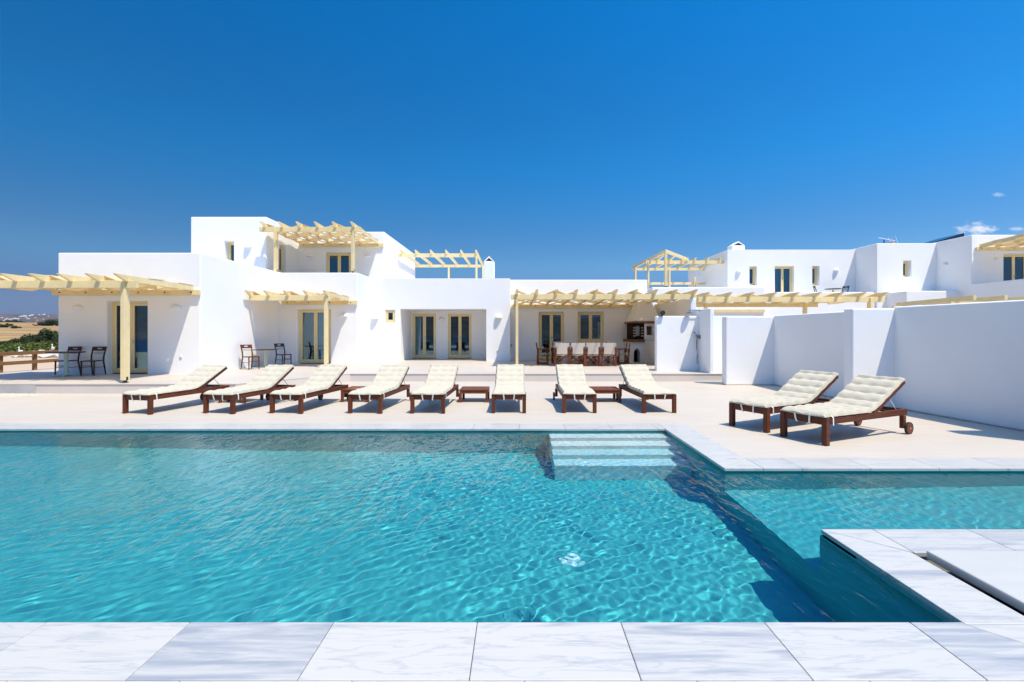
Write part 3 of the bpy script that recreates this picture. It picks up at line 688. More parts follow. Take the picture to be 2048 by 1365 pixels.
sconce(750, 633, 21.8, 'white half-dome wall lamp beside the tiny square window')
sconce(884, 635, 24.0, 'white half-dome wall lamp between the two doors in recess')
sconce(997, 631, 21.8, 'white half-dome wall lamp on sunlit pier right of the recess')
sconce(1477, 539, 29.0, 'white half-dome wall lamp on right villa, left of its first window')
sconce(1672, 537, 29.0, 'white half-dome wall lamp on right villa, right of the upper door')
sconce(0, 0, 0, 'white half-dome wall lamp on shaded side wall of right villa', R(-90), (23.8, 26.7, 5.30))
sconce(1993, 516, 25.2, 'white half-dome wall lamp left of the far right balcony door')
def outlet(px, py, d, label):
    m = MB().lathe([(.045, 0), (.045, -.02), (.036, -.028), (.012, -.030)], (0, 0, 0), 16, 'y')
    o = obj('wall_outlet', m, M['plastic'], smooth=True); o.location = (X(px, d), d, Z(py, d))
    tag(o, label, 'outlet', 'round wall outlets')
outlet(362, 714, 15.43, 'round white outlet low on the far left wall')
outlet(995, 702, 21.8, 'round white outlet low on sunlit pier right of recess')
outlet(1250, 698, 22.5, 'round white outlet on dining wall left of the barbecue')
tp = empty('garden_tap', (-.30, 22.1, .3), 'small dark garden tap in corner beside the pergola post', 'tap')
obj('pipe', MB().tube([(-.30, 22.48, .95), (-.30, 22.30, .95), (-.30, 22.25, .90)], .014), M['iron'], tp); obj('handle', MB().box(-.34, -.26, 22.32, 22.34, 1.0, 1.02).box(-.305, -.295, 22.32, 22.34, .95, 1.0), M['iron'], tp)

# ------------------------------------------------------------------ shower fittings and spotlight
d_ = 16.5
sh = empty('rain_shower', (6.25, d_, 2.36), 'chrome rain shower head on arm at the top of the shower wall', 'shower')
obj('arm', MB().tube([(6.25, d_, 2.36), (5.92, d_, 2.36), (5.88, d_, 2.33), (5.88, d_, 2.28)], .012), M['chrome'], sh, smooth=True)
obj('shower_head', MB().lathe([(.02, .03), (.11, .008), (.115, -.008), (.10, -.014)], (5.88, d_, 2.26), 24), M['chrome'], sh, smooth=True)
obj('wall_flange', MB().lathe([(.035, 0), (.035, -.012), (.015, -.02)], (6.25, d_, 2.36), 16, 'x'), M['chrome'], sh, smooth=True)
hs = empty('hand_shower', (6.25, d_, 1.4), 'chrome hand shower with looped hose on white shower wall', 'shower')
obj('valve', MB().lathe([(.075, 0), (.075, -.02), (.04, -.03), (.035, -.09), (.01, -.095)], (6.25, d_, 1.44), 20, 'x').bar((6.17, d_, 1.44), (6.13, d_ - .02, 1.52), .018, .018), M['chrome'], hs, smooth=True)
obj('handset', MB().tube([(6.13, d_, 1.40), (6.11, d_, 1.50), (6.06, d_, 1.58)], [.012, .014, .018]).lathe([(.045, .012), (.05, 0), (.045, -.012)], (6.05, d_, 1.59), 16), M['chrome'], hs, smooth=True)
hz = [(6.17, d_, 1.40), (6.15, d_ - .01, 1.2), (6.16, d_ - .01, .9), (6.14, d_ - .02, .62), (6.15, d_ - .02, .52), (6.17, d_ - .02, .50), (6.19, d_ - .02, .56), (6.17, d_ - .02, .8), (6.13, d_ - .01, 1.1), (6.13, d_, 1.38)]
obj('hose', MB().tube(hz, .009, 6), M['chrome'], hs, smooth=True)
sl_ = empty('spotlight', (4.98, 16.7, 2.16), 'small round metal spotlight on top of the shower back wall', 'spotlight')
obj('head', MB().lathe([(.03, .09), (.07, .06), (.085, -.05), (.07, -.055)], (4.98, 16.55, 2.27), 18, 'y'), M['iron'], sl_, smooth=True)
obj('bracket', MB().box(4.96, 5.0, 16.60, 16.72, 2.155, 2.2).bar((4.98, 16.62, 2.18), (4.98, 16.58, 2.24), .03, .03), M['iron'], sl_)

# ------------------------------------------------------------------ barbecue
bq = empty('barbecue', (5.6, 21.8, T0), 'white built-in barbecue with hood, dark firebox and arched log store', 'barbecue')
arch = MB(); pts = [(5.12, T0 - .1), (5.12, .62)] + [(5.26 - .14 * math.cos(math.pi * i / 10), .62 + .24 * math.sin(math.pi * i / 10)) for i in range(1, 10)] + [(5.40, .62), (5.40, T0 - .1)]
n_ = len(pts); arch.add([(x, 21.0, z) for x, z in pts] + [(x, 21.9, z) for x, z in pts], [tuple(range(n_)), tuple(range(2 * n_ - 1, n_ - 1, -1))] + [(i, n_ + i, n_ + (i + 1) % n_, (i + 1) % n_) for i in range(n_)])
solid('base', rect(5.0, 5.60, 21.2, 22.49), T0 - .02, 1.15, bq, [arch], bevel=.015)
obj('arch_shade', MB().box(5.10, 5.42, 21.78, 21.88, T0, .9), M['soot_and_shade'], bq)  # dark board painting the shade inside the arch
obj('ledge', MB().box(4.92, 5.55, 21.08, 22.49, 1.15, 1.26), M['terracotta'], bq, bevel=.01)
solid('firebox', rect(5.10, 5.58, 21.28, 22.49), 1.26, 1.98, bq, [(5.22, 5.46, 21.1, 22.2, 1.40, 1.88)], mat='soot_and_shade', bevel=.006)
fb = MB()
for k in range(4):
    for x in (5.09, 5.44): fb.box(x + .01, x + .12, 21.262, 21.279, 1.40 + .12 * k, 1.44 + .12 * k)
obj('brick_trim', fb, M['pale_stone'], bq)
obj('chamber_lining', MB().box(5.225, 5.455, 21.55, 21.6, 1.42, 1.86), M['white_glaze'], bq)
solid('counter', rect(5.58, 6.42, 18.95, 22.49), T0 - .02, 1.22, bq, bevel=.015)
obj('worktop', MB().box(5.54, 6.40, 18.9, 21.2, 1.22, 1.26), M['slab'], bq, bevel=.006)
for k in range(3):
    cd = obj('cupboard_door', MB().box(5.558, 5.578, 19.0 + .68 * k, 19.64 + .68 * k, T0 + .06, 1.16), M['white_glaze'], bq, bevel=.004)
solid('oven', rect(5.60, 6.42, 21.26, 22.49), 1.262, 1.98, bq, [(5.70, 5.97, 21.1, 21.7, 1.46, 1.86)], bevel=.01)
obj('oven_mouth', MB().box(5.705, 5.965, 21.60, 21.65, 1.465, 1.855), M['terracotta'], bq)
obj('mantel', MB().box(4.98, 6.42, 21.1, 22.49, 1.982, 2.06), M['terracotta'], bq, bevel=.01)
hd = MB(); b0 = [(5.10, 21.25), (6.38, 21.25), (6.38, 22.48), (5.02, 22.48)]; b1 = [(5.44, 21.7), (6.0, 21.7), (6.0, 22.48), (5.44, 22.48)]
hd.add([(x, y, 2.06) for x, y in b0] + [(x, y, 3.0) for x, y in b1] + [(x, y, 3.35) for x, y in b1], [(3, 2, 1, 0), (8, 9, 10, 11)] + [(i, (i + 1) % 4, 4 + (i + 1) % 4, 4 + i) for i in range(4)] + [(4 + i, 4 + (i + 1) % 4, 8 + (i + 1) % 4, 8 + i) for i in range(4)])
obj('hood', hd, M['plaster'], bq, bevel=.03)
tap2 = obj('faucet', MB().tube([(6.1, 20.2, 1.26), (6.1, 20.2, 1.50), (6.02, 20.2, 1.54), (5.95, 20.2, 1.50)], .014), M['chrome'], bq, smooth=True)

# ------------------------------------------------------------------ sun loungers
def mattress(seed=0):
    """tufted pad following seat and raised back"""
    L1, L2, ang = 1.10, .90, R(29.0)
    W = .66; nu, nv = 120, 26
    def path(s):
        r = .16
        if s < L1 - r: return s, 0.0, 0.0
        if s > L1 + r:
            e = s - L1; return L1 + e * math.cos(ang), e * math.sin(ang), ang
        t = (s - (L1 - r)) / (2 * r); a = ang * t
        x = L1 - r + 2 * r * (t - t ** 3 * ang ** 2 / 6); z = 2 * r * ang * t * t / 2
        return x, z, a
    v = []; f = []
    seams = [.02, .24, .46, .68, .90, 1.10, 1.30, 1.50, 1.70, 1.90, 2.0]
    T = L1 + L2
    def thick(s, u):
        s = s + .012 * noise.noise((u * 5, s * 3, seed * 9.3)); q = min(abs(s - k) for k in seams)
        bul = math.sqrt(min(1, q / .09))
        e = min(1, (W / 2 - abs(u)) / .05); e = math.sqrt(max(0, 1 - (1 - e) ** 2))
        ends = min(1, min(s, T - s) / .04); ends = math.sqrt(max(0, 1 - (1 - ends) ** 2))
        tuft = 1 - .28 * math.exp(-(q / .03) ** 2) * (.5 + .5 * math.cos(u / W * 2 * math.pi * 3))
        nz = 1 + .16 * noise.noise((s * 6, u * 7, 1.3 + seed * 3.7)) + .10 * noise.noise((s * 17, u * 16, 4 + seed * 5.1))
        return (.034 + .027 * bul) * tuft * nz * e * ends + .006
    for side in (1, 0):
        for i in range(nu + 1):
            s = T * i / nu
            x, z, a = path(s)
            for j in range(nv + 1):
                u = -W / 2 + W * j / nv
                uu = u * (1 + .010 * math.cos(s * 28.5))
                h = thick(s, u) if side else 0.0
                sag = -.006 * math.cos(u / W * math.pi) * (1 - math.sin(a))
                v.append((uu, x - math.sin(a) * h, z + math.cos(a) * h + sag))
    n = (nu + 1) * (nv + 1); w = nv + 1
    for i in range(nu):
        for j in range(nv):
            a = i * w + j; f.append((a, a + 1, a + w + 1, a + w)); f.append((n + a, n + a + w, n + a + w + 1, n + a + 1))
    for i in range(nu):
        for j in (0, nv):
            a = i * w + j; f.append((a, a + w, n + a + w, n + a))
    for j in range(nv):
        for i in (0, nu):
            a = i * w + j; f.append((a, a + 1, n + a + 1, n + a))
    return MB().add([(x, y - .015, z + .385) for x, y, z in v], f)
def make_lounger():
    r = empty('sun_lounger', (0, 0, 0), 'x', 'sun lounger', 'wooden sun loungers with cream pads')
    w, Lf, h = .345, 1.95, .375
    fr = MB()
    for s in (-1, 1): fr.box(s * (w - .04) - .016, s * (w - .04) + .016, .06, Lf, h - .095, h - .003)
    fr.box(-w + .075, w - .075, .012, .045, h - .10, h - .006)
    fr.box(-w + .06, w - .06, Lf - .05, Lf - .015, h - .09, h - .006)
    fr.box(-w + .06, w - .06, .95, .98, h - .09, h - .03)
    obj('frame', fr, M['wood'], r, world=False, bevel=.005)
    for s in (-1, 1): obj('leg', MB().box(s * (w - .036) - .036, s * (w - .036) + .036, 0, .075, 0, h), M['wood'], r, world=False, bevel=.006)
    for s in (-1, 1): obj('leg', MB().box(s * (w - .036) - .03, s * (w - .036) + .03, Lf - .14, Lf - .07, .085, h - .097), M['wood'], r, world=False, bevel=.006)
    for s in (-1, 1):
        wx = s * (w + .018)
        wh = obj('wheel', MB().lathe([(.03, -.018), (.075, -.018), (.082, -.012), (.082, .012), (.075, .018), (.03, .018)], (wx, Lf - .05, .088), 28, 'x'), M['wood_warm'], r, world=False, smooth=True)
        obj('tyre', MB().lathe([(.082, -.019), (.092, -.016), (.094, 0), (.092, .016), (.082, .019), (.082, -.019)], (wx, Lf - .05, .088), 28, 'x', False), M['rubber'], wh, world=False, smooth=True)
        obj('hub', MB().lathe([(.014, -.024), (.014, .024)], (wx, Lf - .05, .088), 12, 'x'), M['metal'], wh, world=False)
    sl = MB()
    for k in range(9): sl.box(-w + .06, w - .06, .10 + .108 * k, .17 + .108 * k, h - .022, h - .004)
    obj('seat_slats', sl, M['wood'], r, world=False)
    a = R(29); bk = MB(); y0, z0 = 1.10, h - .004
    def P(e, u, o=0): return (u, y0 + e * math.cos(a) + o * math.sin(a), z0 + e * math.sin(a) - o * math.cos(a))
    for s in (-1, 1): bk.bar(P(0, s * (w - .035), .018), P(.88, s * (w - .035), .018), .028, .05, (0, 0, 1))
    for k in range(8): bk.bar(P(.06 + .11 * k, -w + .05, .004), P(.06 + .11 * k, w - .05, .004), .07, .016, (0, -math.sin(a), math.cos(a)))
    obj('backrest', bk, M['wood'], r, world=False, bevel=.003)
    st = MB()
    for s in (-1, 1): st.tube([P(.48, s * (w - .07), .03), (s * (w - .07), 1.78, h - .04)], .006, 6)
    st.tube([(-w + .07, 1.78, h - .04), (w - .07, 1.78, h - .04)], .006, 6)
    obj('strut', st, M['metal'], r, world=False, smooth=True)
    mt = obj('cushion', mattress(), M['cushion'], r, world=False, smooth=False)
    mt.data.polygons.foreach_set('use_smooth', [True] * len(mt.data.polygons))
    for x, lean in ((-.11, .01), (.12, -.012)):
        pts = [(x, .02, .412), (x + .3 * lean, -.012, .395), (x + lean, -.006, .34), (x + 1.6 * lean, .004, .285), (x + 1.8 * lean, .03, .262)]
        tm = MB()
        for p, q in zip(pts, pts[1:]): tm.bar(p, q, .024, .005, (0, -1, .2))
        obj('tie', tm, M['tie'], mt, world=False)
    tm = MB(); pts = [(w - .02, .13, .40), (w + .008, .13, .375), (w + .006, .135, .31), (w + .004, .14, .27)]
    for p, q in zip(pts, pts[1:]): tm.bar(p, q, .022, .005, (1, 0, 0))
    obj('tie', tm, M['tie'], mt, world=False)
    return r
lg = make_lounger()
pads = [mattress(k).mesh('cushion', M['cushion'], True) for k in range(1, 5)]
for p_ in pads: p_.polygons.foreach_set('use_smooth', [True] * len(p_.polygons))
def repad(o, k):
    for c in kids(o):
        if c.name.startswith('cushion'): c.data = pads[k % 4]
    return o
def front(pl, pr, y):            # ground point of the front edge's middle
    d = FP * CAMZ / (y - HY); return ((pl + pr) / 2 - HX) / FP * d, d
spots = [(front(241, 303, 829), -13, 'cream-padded wooden sun lounger at the left end of the poolside row'),
         (front(400, 471.5, 828.3), -11, 'cream-padded wooden sun lounger second in row, a low table at its left'),
         (front(535.7, 605.8, 828), -8, 'cream-padded wooden sun lounger third in row, left of a low table'),
         (front(694.4, 763.7, 828), -4.5, 'cream-padded wooden sun lounger partly hiding the low table at its left'),
         (front(820.5, 889, 828), -1.8, 'cream-padded wooden sun lounger directly left of the fully visible low table'),
         (front(984, 1051, 827.3), 0, 'cream-padded wooden sun lounger facing straight on, right of the fully visible low table'),
         (front(1125, 1193, 827), 0.2, 'cream-padded wooden sun lounger aligned with the pool steps, left of a table'),
         (front(1284.7, 1354, 827), 2.8, 'cream-padded wooden sun lounger at the right end of the poolside row')]
for i, ((x, y), a, lb) in enumerate(spots):
    if i == 0: lg.location = (x, y, 0); lg.rotation_euler = (0, 0, R(a)); lg['label'] = lb
    else: repad(dup(lg, (x, y, 0), R(a), lb), i)
def place(FL, FR, ang, lb):
    repad(dup(lg, ((FL[0] + FR[0]) / 2, (FL[1] + FR[1]) / 2, 0), R(ang), lb, scale=1.06), int(FL[0] * 10))
place((4.09, 7.53), (4.41, 6.83), -65.5, 'large wheeled wooden sun lounger nearest the camera, by the shaded right wall')
place((3.68, 8.41), (4.01, 7.69), -63, 'wooden sun lounger behind the nearest one, in front of white screen wall')

# low side tables
def make_side_table():
    r = empty('side_table', (0, 0, 0), 'x', 'side table', 'low wooden tables between loungers')
    w = .33; t = MB()
    for k in range(7): t.box(-w + .05, w - .05, -w + .052 + .08 * k, -w + .127 + .08 * k, .272, .292)
    t.box(-w, -w + .048, -w, w, .268, .297).box(w - .048, w, -w, w, .268, .297).box(-w + .05, w - .05, -w, -w + .048, .268, .297).box(-w + .05, w - .05, w - .048, w, .268, .297)
    obj('table_top', t, M['wood_warm'], r, world=False, bevel=.004)
    for sx in (-1, 1):
        for sy in (-1, 1): obj('leg', MB().box(sx * (w - .03) - .028, sx * (w - .03) + .028, sy * (w - .03) - .028, sy * (w - .03) + .028, 0, .267), M['wood_warm'], r, world=False, bevel=.005)
    a = MB()
    for s in (-1, 1): a.box(-w + .06, w - .06, s * (w - .02) - .01, s * (w - .02) + .01, .205, .266).box(s * (w - .02) - .01, s * (w - .02) + .01, -w + .06, w - .06, .205, .266)
    obj('apron', a, M['wood_warm'], r, world=False)
    return r
st0 = make_side_table()
for i, (x, y, a, lb) in enumerate([(-6.48, 11.25, -8, 'low wooden side table mostly hidden behind the second lounger from left'), (-3.75, 11.4, -4, 'low wooden side table half hidden behind the fourth lounger from left'),
                                   (-1.02, 11.35, 0, 'low wooden side table fully in view beside the middle lounger'), (2.04, 11.35, 1, 'low wooden side table beside the rightmost lounger of poolside row')]):
    if i == 0: st0.location = (x, y, 0); st0.rotation_euler = (0, 0, R(a)); st0['label'] = lb
    else: dup(st0, (x, y, 0), R(a), lb)

# ------------------------------------------------------------------ café sets
def make_bistro_chair():
    r = empty('cafe_chair', (0, 0, 0), 'x', 'chair', 'dark wooden café chairs')
    obj('seat', MB().prism([(-.21, -.21), (.21, -.21), (.19, .19), (-.19, .19)], .435, .465), M['wood_black'], r, world=False, bevel=.008)
    for s in (-1, 1):
        obj('leg', MB().tube([(s * .19, -.19, 0), (s * .185, -.18, .436)], [.018, .023], 8), M['wood_black'], r, world=False, smooth=True)
        obj('leg', MB().tube([(s * .20, .26, 0), (s * .18, .185, .45), (s * .185, .20, .60), (s * .20, .285, .885)], [.018, .024, .023, .019], 8), M['wood_black'], r, world=False, smooth=True)
    st = MB().tube([(-.185, -.185, .30), (.185, -.185, .30)], .009, 6)
    for s in (-1, 1): st.tube([(s * .188, -.186, .25), (s * .19, .215, .25)], .009, 6)
    obj('stretcher', st, M['wood_black'], r, world=False, smooth=True)
    # top rail with a hand slot
    n = 24; v = []; f = []
    for k in range(n):
        t = 2 * math.pi * k / n; c, s_ = math.cos(t), math.sin(t)
        ox = .20 * max(-1, min(1, c * 1.5)); oz = .065 * max(-1, min(1, s_ * 1.5))
        ix, iz = .085 * c, .022 * s_ + .006
        for (a, b) in ((ox, oz), (ix, iz)):
            for th in (-.009, .009):
                y = .255 + b * .30 + .03 * (1 - (a / .2) ** 2) + th
                v.append((a, y, .82 + b))
    for k in range(n):
        a = 4 * k; b = 4 * ((k + 1) % n)
        f += [(a, b, b + 2, a + 2), (a + 1, a + 3, b + 3, b + 1), (a, a + 1, b + 1, b), (a + 2, b + 2, b + 3, a + 3)]
    obj('top_rail', MB().add(v, f), M['wood_black'], r, world=False)
    br = MB()
    for z in (.67, .71): br.tube([(-.187, .212 + (z - .6) * .3, z), (0, .235 + (z - .6) * .3, z), (.187, .212 + (z - .6) * .3, z)], .006, 6)
    obj('back_rail', br, M['wood_black'], r, world=False, smooth=True)
    return r
def make_bistro_table(rad):
    r = empty('cafe_table', (0, 0, 0), 'x', 'table', 'round café tables')
    obj('table_top', MB().lathe([(rad - .03, .712), (rad, .718), (rad, .738), (rad - .008, .745), (.01, .745)], (0, 0, 0), 40), M['wood_black'], r, world=False, smooth=True)
    obj('column', MB().lathe([(.10, .03), (.07, .05), (.055, .10), (.055, .66), (.09, .70), (.10, .711)], (0, 0, 0), 20), M['sage'], r, world=False, smooth=True)
    ft = MB()
    for k in range(4):
        a = k * math.pi / 2 + .5; ft.tube([(0, 0, .045), (.30 * math.cos(a), .30 * math.sin(a), .02)], [.035, .02], 8)
    obj('base', ft, M['sage'], r, world=False, smooth=True)
    return r
cch = make_bistro_chair(); ctb = make_bistro_table(.46)
cch.location = (X(131, 15.0) , 15.05, T0); cch['label'] = 'dark wooden chair behind the far left café table'
ctb.location = (X(131, 14.7), 14.72, T0); ctb['label'] = 'round dark café table under the far left pergola, by the fence'
dup(cch, (X(184, 15.0), 15.02, T0), R(4), 'dark wooden chair standing alone between far left table and door')
dup(ctb, (-9.62, 18.3, T0), 0, 'round dark café table in the corner under the small pergola', scale=.92)
b1 = dup(cch, (-9.66, 17.35, T0), R(62), 'reddish sunlit wooden chair left of the corner café table')
for k in kids(b1): k.material_slots[0].link = 'OBJECT'; k.material_slots[0].material = M['wood']  # redder wood puts the sun on this chair into its colour
dup(cch, (-9.25, 18.95, T0), R(62), 'dark wooden chair right of the corner café table')
dup(ctb, (X(1666, 28.3), 28.3, 3.42), 0, 'round dark café table on roof terrace of the right villa', scale=.95)
dup(cch, (X(1641, 28.3), 28.4, 3.42), R(70), 'wooden chair left of the roof terrace table')
dup(cch, (X(1687, 28.3), 28.4, 3.42), R(-75), 'wooden chair right of the roof terrace table')

# ------------------------------------------------------------------ dining set
def make_director():
    r = empty('directors_chair', (0, 0, 0), 'x', 'chair', 'canvas directors chairs at the dining table')
    w = .275
    for s in (-1, 1):
        sd = MB().box(s * w - .024, s * w + .024, .17, .215, .0, .66).box(s * w - .018, s * w + .018, -.215, -.17, .0, .62)
        sd.box(s * w - .02, s * w + .02, -.24, .22, .04, .075)
        obj('side_frame', sd, M['wood_warm'], r, world=False, bevel=.004)
        obj('armrest', MB().box(s * w - .03, s * w + .03, -.26, .25, .622, .65), M['wood_warm'], r, world=False, bevel=.006)
        obj('arm_roundel', MB().lathe([(.095, -.012), (.095, .012)], (s * (w - .035), .222, .58), 20, 'y'), M['wood_warm'], r, world=False)
        obj('back_post', MB().bar((s * (w - .03), .19, .45), (s * (w - .035), .27, .90), .03, .035), M['wood_warm'], r, world=False, bevel=.004)
        for y in (-.19, .205):
            obj('cross_leg', MB().bar((-s * (w - .03), y + s * .016, .06), (s * (w - .03), y + s * .016, .43), .026, .058, (0, 1, 0)), M['wood_warm'], r, world=False, bevel=.003)
    n = 8; v = []; f = []
    for j in range(n + 1):
        u = -w + .03 + 2 * (w - .03) * j / n; sag = -.03 * (1 - (2 * j / n - 1) ** 2)
        for y in (-.21, .18): v += [(u, y, .44 + sag), (u, y, .446 + sag)]
    for j in range(n):
        a = 4 * j; b = a + 4; f += [(a, b, b + 2, a + 2), (a + 1, a + 3, b + 3, b + 1), (a, a + 1, b + 1, b), (a + 2, b + 2, b + 3, a + 3)]
    obj('seat', MB().add(v, f), M['canvas'], r, world=False, smooth=True)
    v = []; f = []; zs = [.47, .60, .74, .78, .92]
    for i, z in enumerate(zs):
        for j in range(n + 1):
            u = (-1 + 2 * j / n) * (w - .008 if z > .75 else w - .07); y = .19 + (z - .45) * .18 + .012 * (1 - (2 * j / n - 1) ** 2) + .028
            v += [(u, y, z), (u, y + .007, z)]
    k = 2 * (n + 1)
    for i in range(len(zs) - 1):
        for j in range(n):
            a = i * k + 2 * j; f += [(a, a + 2, a + k + 2, a + k), (a + 1, a + k + 1, a + k + 3, a + 3)]
    for i in range(len(zs) - 1):
        for j in (0, n): a = i * k + 2 * j; f.append((a, a + k, a + k + 1, a + 1))
    for j in range(n):
        for i in (0, len(zs) - 1): a = i * k + 2 * j; f.append((a, a + 1, a + 3, a + 2))
    bc = obj('back_canvas', MB().add(v, f), M['canvas'], r, world=False, smooth=True)
    return r
dch = make_director()
xs4 = [1.72, 2.33, 2.94, 3.55]
nm4 = ['leftmost of the four canvas chairs with backs to the pool', 'canvas chair second from left among those with backs to pool', 'canvas chair third from left among those with backs to pool', 'rightmost of the four canvas chairs with backs to the pool']
for i, x in enumerate(xs4):
    if i == 0: dch.location = (x, 18.98, T0); dch.rotation_euler = (0, 0, R(180)); dch['label'] = nm4[0]
    if i: dup(dch, (x, 18.98, T0), R(180 + (-1, 2, -2, 3)[i]), nm4[i])
for i, x in enumerate(xs4): dup(dch, (x + .03, 20.55, T0), R((2, -3, 1, -2)[i]), 'canvas chair on far side of table, behind the ' + ('leftmost', 'second', 'third', 'rightmost')[i] + ' near chair')
dup(dch, (1.02, 19.75, T0), R(86), 'canvas chair at the left head of the dining table')
dup(dch, (4.28, 19.75, T0), R(-88), 'canvas chair at the right head of the dining table')
dt = empty('dining_table', (2.65, 19.75, T0), 'long white dining table among canvas chairs', 'table')
obj('table_top', MB().box(1.45, 3.85, 19.32, 20.2, T0 + .71, T0 + .75), M['white_glaze'], dt, bevel=.008)
for x in (1.85, 3.3): obj('leg', MB().prism([(x, 19.5), (x + .22, 19.5), (x + .22, 20.0), (x, 20.0)], T0, T0 + .709), M['white_glaze'], dt, bevel=.01)

# ------------------------------------------------------------------ roof bits
an = empty('tv_antenna', (22.0, 29.0, 6.6), 'cluster of thin roof aerials with an orange element, on the right villa', 'antenna')
obj('mast', MB().tube([(X(1768, 29), 29, 6.5), (X(1768, 29), 29, 7.15)], .03, 6), M['iron'], an)
obj('aerial', MB().tube([(X(1757, 29), 29, 7.28), (X(1790, 29), 29, 7.10)], .018, 6).tube([(X(1777, 29), 29, 7.3), (X(1784, 29), 29, 6.8)], .014, 6).tube([(X(1784, 29), 29, 7.35), (X(1788, 29), 29, 6.8)], .014, 6).tube([(X(1791, 29), 29, 7.4), (X(1798, 29), 29, 6.8)], .014, 6), M['metal'], an)
obj('amplifier', MB().lathe([(.02, -.13), (.12, -.12), (.16, 0), (.12, .1), (.02, .12)], (X(1784, 29), 29, 6.9), 12), M['beak'], an, smooth=True)
sp_ = empty('solar_panel', (25, 29, 6.6), 'dark tilted solar panel on the flat roof at right', 'solar panel')
obj('collector', MB().add([(X(1856, 28.5), 28.3, 6.82), (X(1922, 28.5), 28.3, 7.42), (X(1922, 28.5) + .1, 30.2, 7.44), (X(1856, 28.5) + .1, 30.2, 6.84), (X(1856, 28.5), 28.3, 6.50), (X(1922, 28.5), 28.3, 7.08), (X(1922, 28.5) + .1, 30.2, 7.10), (X(1856, 28.5) + .1, 30.2, 6.62)], [(0, 1, 2, 3), (7, 6, 5, 4), (0, 4, 5, 1), (1, 5, 6, 2), (2, 6, 7, 3), (3, 7, 4, 0)]), M['panel'], sp_)
obj('stand', MB().box(X(1918, 28.5) - .05, X(1918, 28.5) + .05, 29, 29.1, 6.6, 7.2), M['metal'], sp_)

# ------------------------------------------------------------------ fence, rocks, geese
fn = empty('fence', (-17.15, 17, T0), 'low brown timber rail fence at the left end of the terrace', 'fence')
for k in range(8):
    y = 14.75 + 1.13 * k; obj('post', MB().box(-17.18, -17.08, y - .05, y + .05, T0 - .1, .90), M['fence_wood'], fn, bevel=.008)
for z in (.56, .88): obj('rail', MB().box(-17.075, -17.03, 13.6, 23.4, z - .06, z + .06), M['fence_wood'], fn, bevel=.006)

def rock_mesh(seed):
    bm = bmesh.new(); bmesh.ops.create_icosphere(bm, subdivisions=2, radius=1)
    for v in bm.verts:
        n = noise.noise(v.co * 1.3 + Vector((seed * 7.1, 0, 0))); v.co *= 1 + .55 * n
        v.co.z *= .7
    me = bpy.data.meshes.new('rock'); bm.to_mesh(me); bm.free(); me.materials.append(M['pale_stone']); return me
rms = [rock_mesh(k) for k in range(5)]
def ground_z(x, y): return .16
for k in range(26):
    px_ = 16 + 4.2 * k + random.uniform(-2, 2); d = 27.5 + random.uniform(-.7, .7) + (1.0 if k % 3 == 0 else 0)
    o = bpy.data.objects.new('rock', rms[k % 5]); COL.objects.link(o)
    s = random.uniform(.11, .21) * (1.6 if px_ > 78 else 1)
    o.location = (X(px_, d), d, .15 + s * .35); o.scale = (s * 1.3, s, s); o.rotation_euler = (random.uniform(-.3, .3), random.uniform(-.3, .3), random.uniform(0, 6))
    tag(o, 'pale limestone rock in the loose rubble row beyond the fence', 'rock', 'rubble rocks beyond the fence')
def goose(loc, rz, label, sc_=1.0):
    g = empty('goose', loc, label, 'goose', 'white geese beyond the fence', rz)
    b = MB().lathe([(.01, -.30), (.06, -.26), (.13, -.15), (.155, 0), (.13, .13), (.07, .22), (.01, .25)], (0, 0, 0), 16, 'x')
    b.v = [(x, y, z * .95 + .30 + (max(0, -x) ** 2) * 1.1) for x, y, z in b.v]
    b.tube([(.14, 0, .33), (.22, 0, .42), (.20, 0, .58), (.19, 0, .68), (.24, 0, .73), (.30, 0, .715)], [.09, .055, .04, .04, .055, .03], 10)
    obj('body', b, M['ceramic'], g, world=False, smooth=True)
    obj('beak', MB().lathe([(.026, 0), (.018, .05), (.004, .085)], (.30, 0, .712), 8, 'x'), M['beak'], g, world=False)
    for s in (-1, 1): obj('leg', MB().tube([(0, s * .05, 0), (0, s * .05, .2)], .014, 6).box(-.02, .07, s * .05 - .03, s * .05 + .03, 0, .012), M['beak'], g, world=False)
    g.scale = (sc_,) * 3
goose((X(41, 27.0), 27.0, .30), R(165), 'white goose standing on the rubble left of the fence post', .58)
goose((X(106, 27.2), 27.2, .50), R(150), 'white goose on the higher rubble pile behind the café table', .52)

# ------------------------------------------------------------------ land
def land_z(x, y):
    r = math.hypot(x, y - 8); z = -.06
    if y > 6 and x < 0:
        t = max(0, min(1, (r - 16) / 8)); z = -.06 + .21 * t * t * (3 - 2 * t)
    if y > 20:
        d = max(0, r - 85); z += .0185 * min(d, 430) - .00002 * min(d, 430) ** 2 * 0 - .02 * max(0, d - 430)
        if r > 85: z += .5 * noise.noise((x * .01, y * .01, 3))
    if y < -8: z -= .12 * min(-8 - y, 260)
    return max(z, -34)
na = 220; radii = [13.5 * (1.085 ** k) for k in range(62)]
lm = MB(); vs = []; fs = []
for r in radii:
    for a in range(na):
        t = 2 * math.pi * a / na; x, y = r * math.cos(t), 8 + r * math.sin(t); vs.append((x, y, land_z(x, y)))
for i in range(len(radii) - 1):
    for a in range(na): fs.append((i * na + a, i * na + (a + 1) % na, (i + 1) * na + (a + 1) % na, (i + 1) * na + a))
lm.add(vs, fs); structure(obj('ground', lm, M['ground'], smooth=True))
sea = MB(); ns = 96
sea.add([(8000 * math.cos(2 * math.pi * k / ns), 8000 * math.sin(2 * math.pi * k / ns), -24) for k in range(ns)], [tuple(range(ns))])
structure(obj('sea', sea, M['sea']))
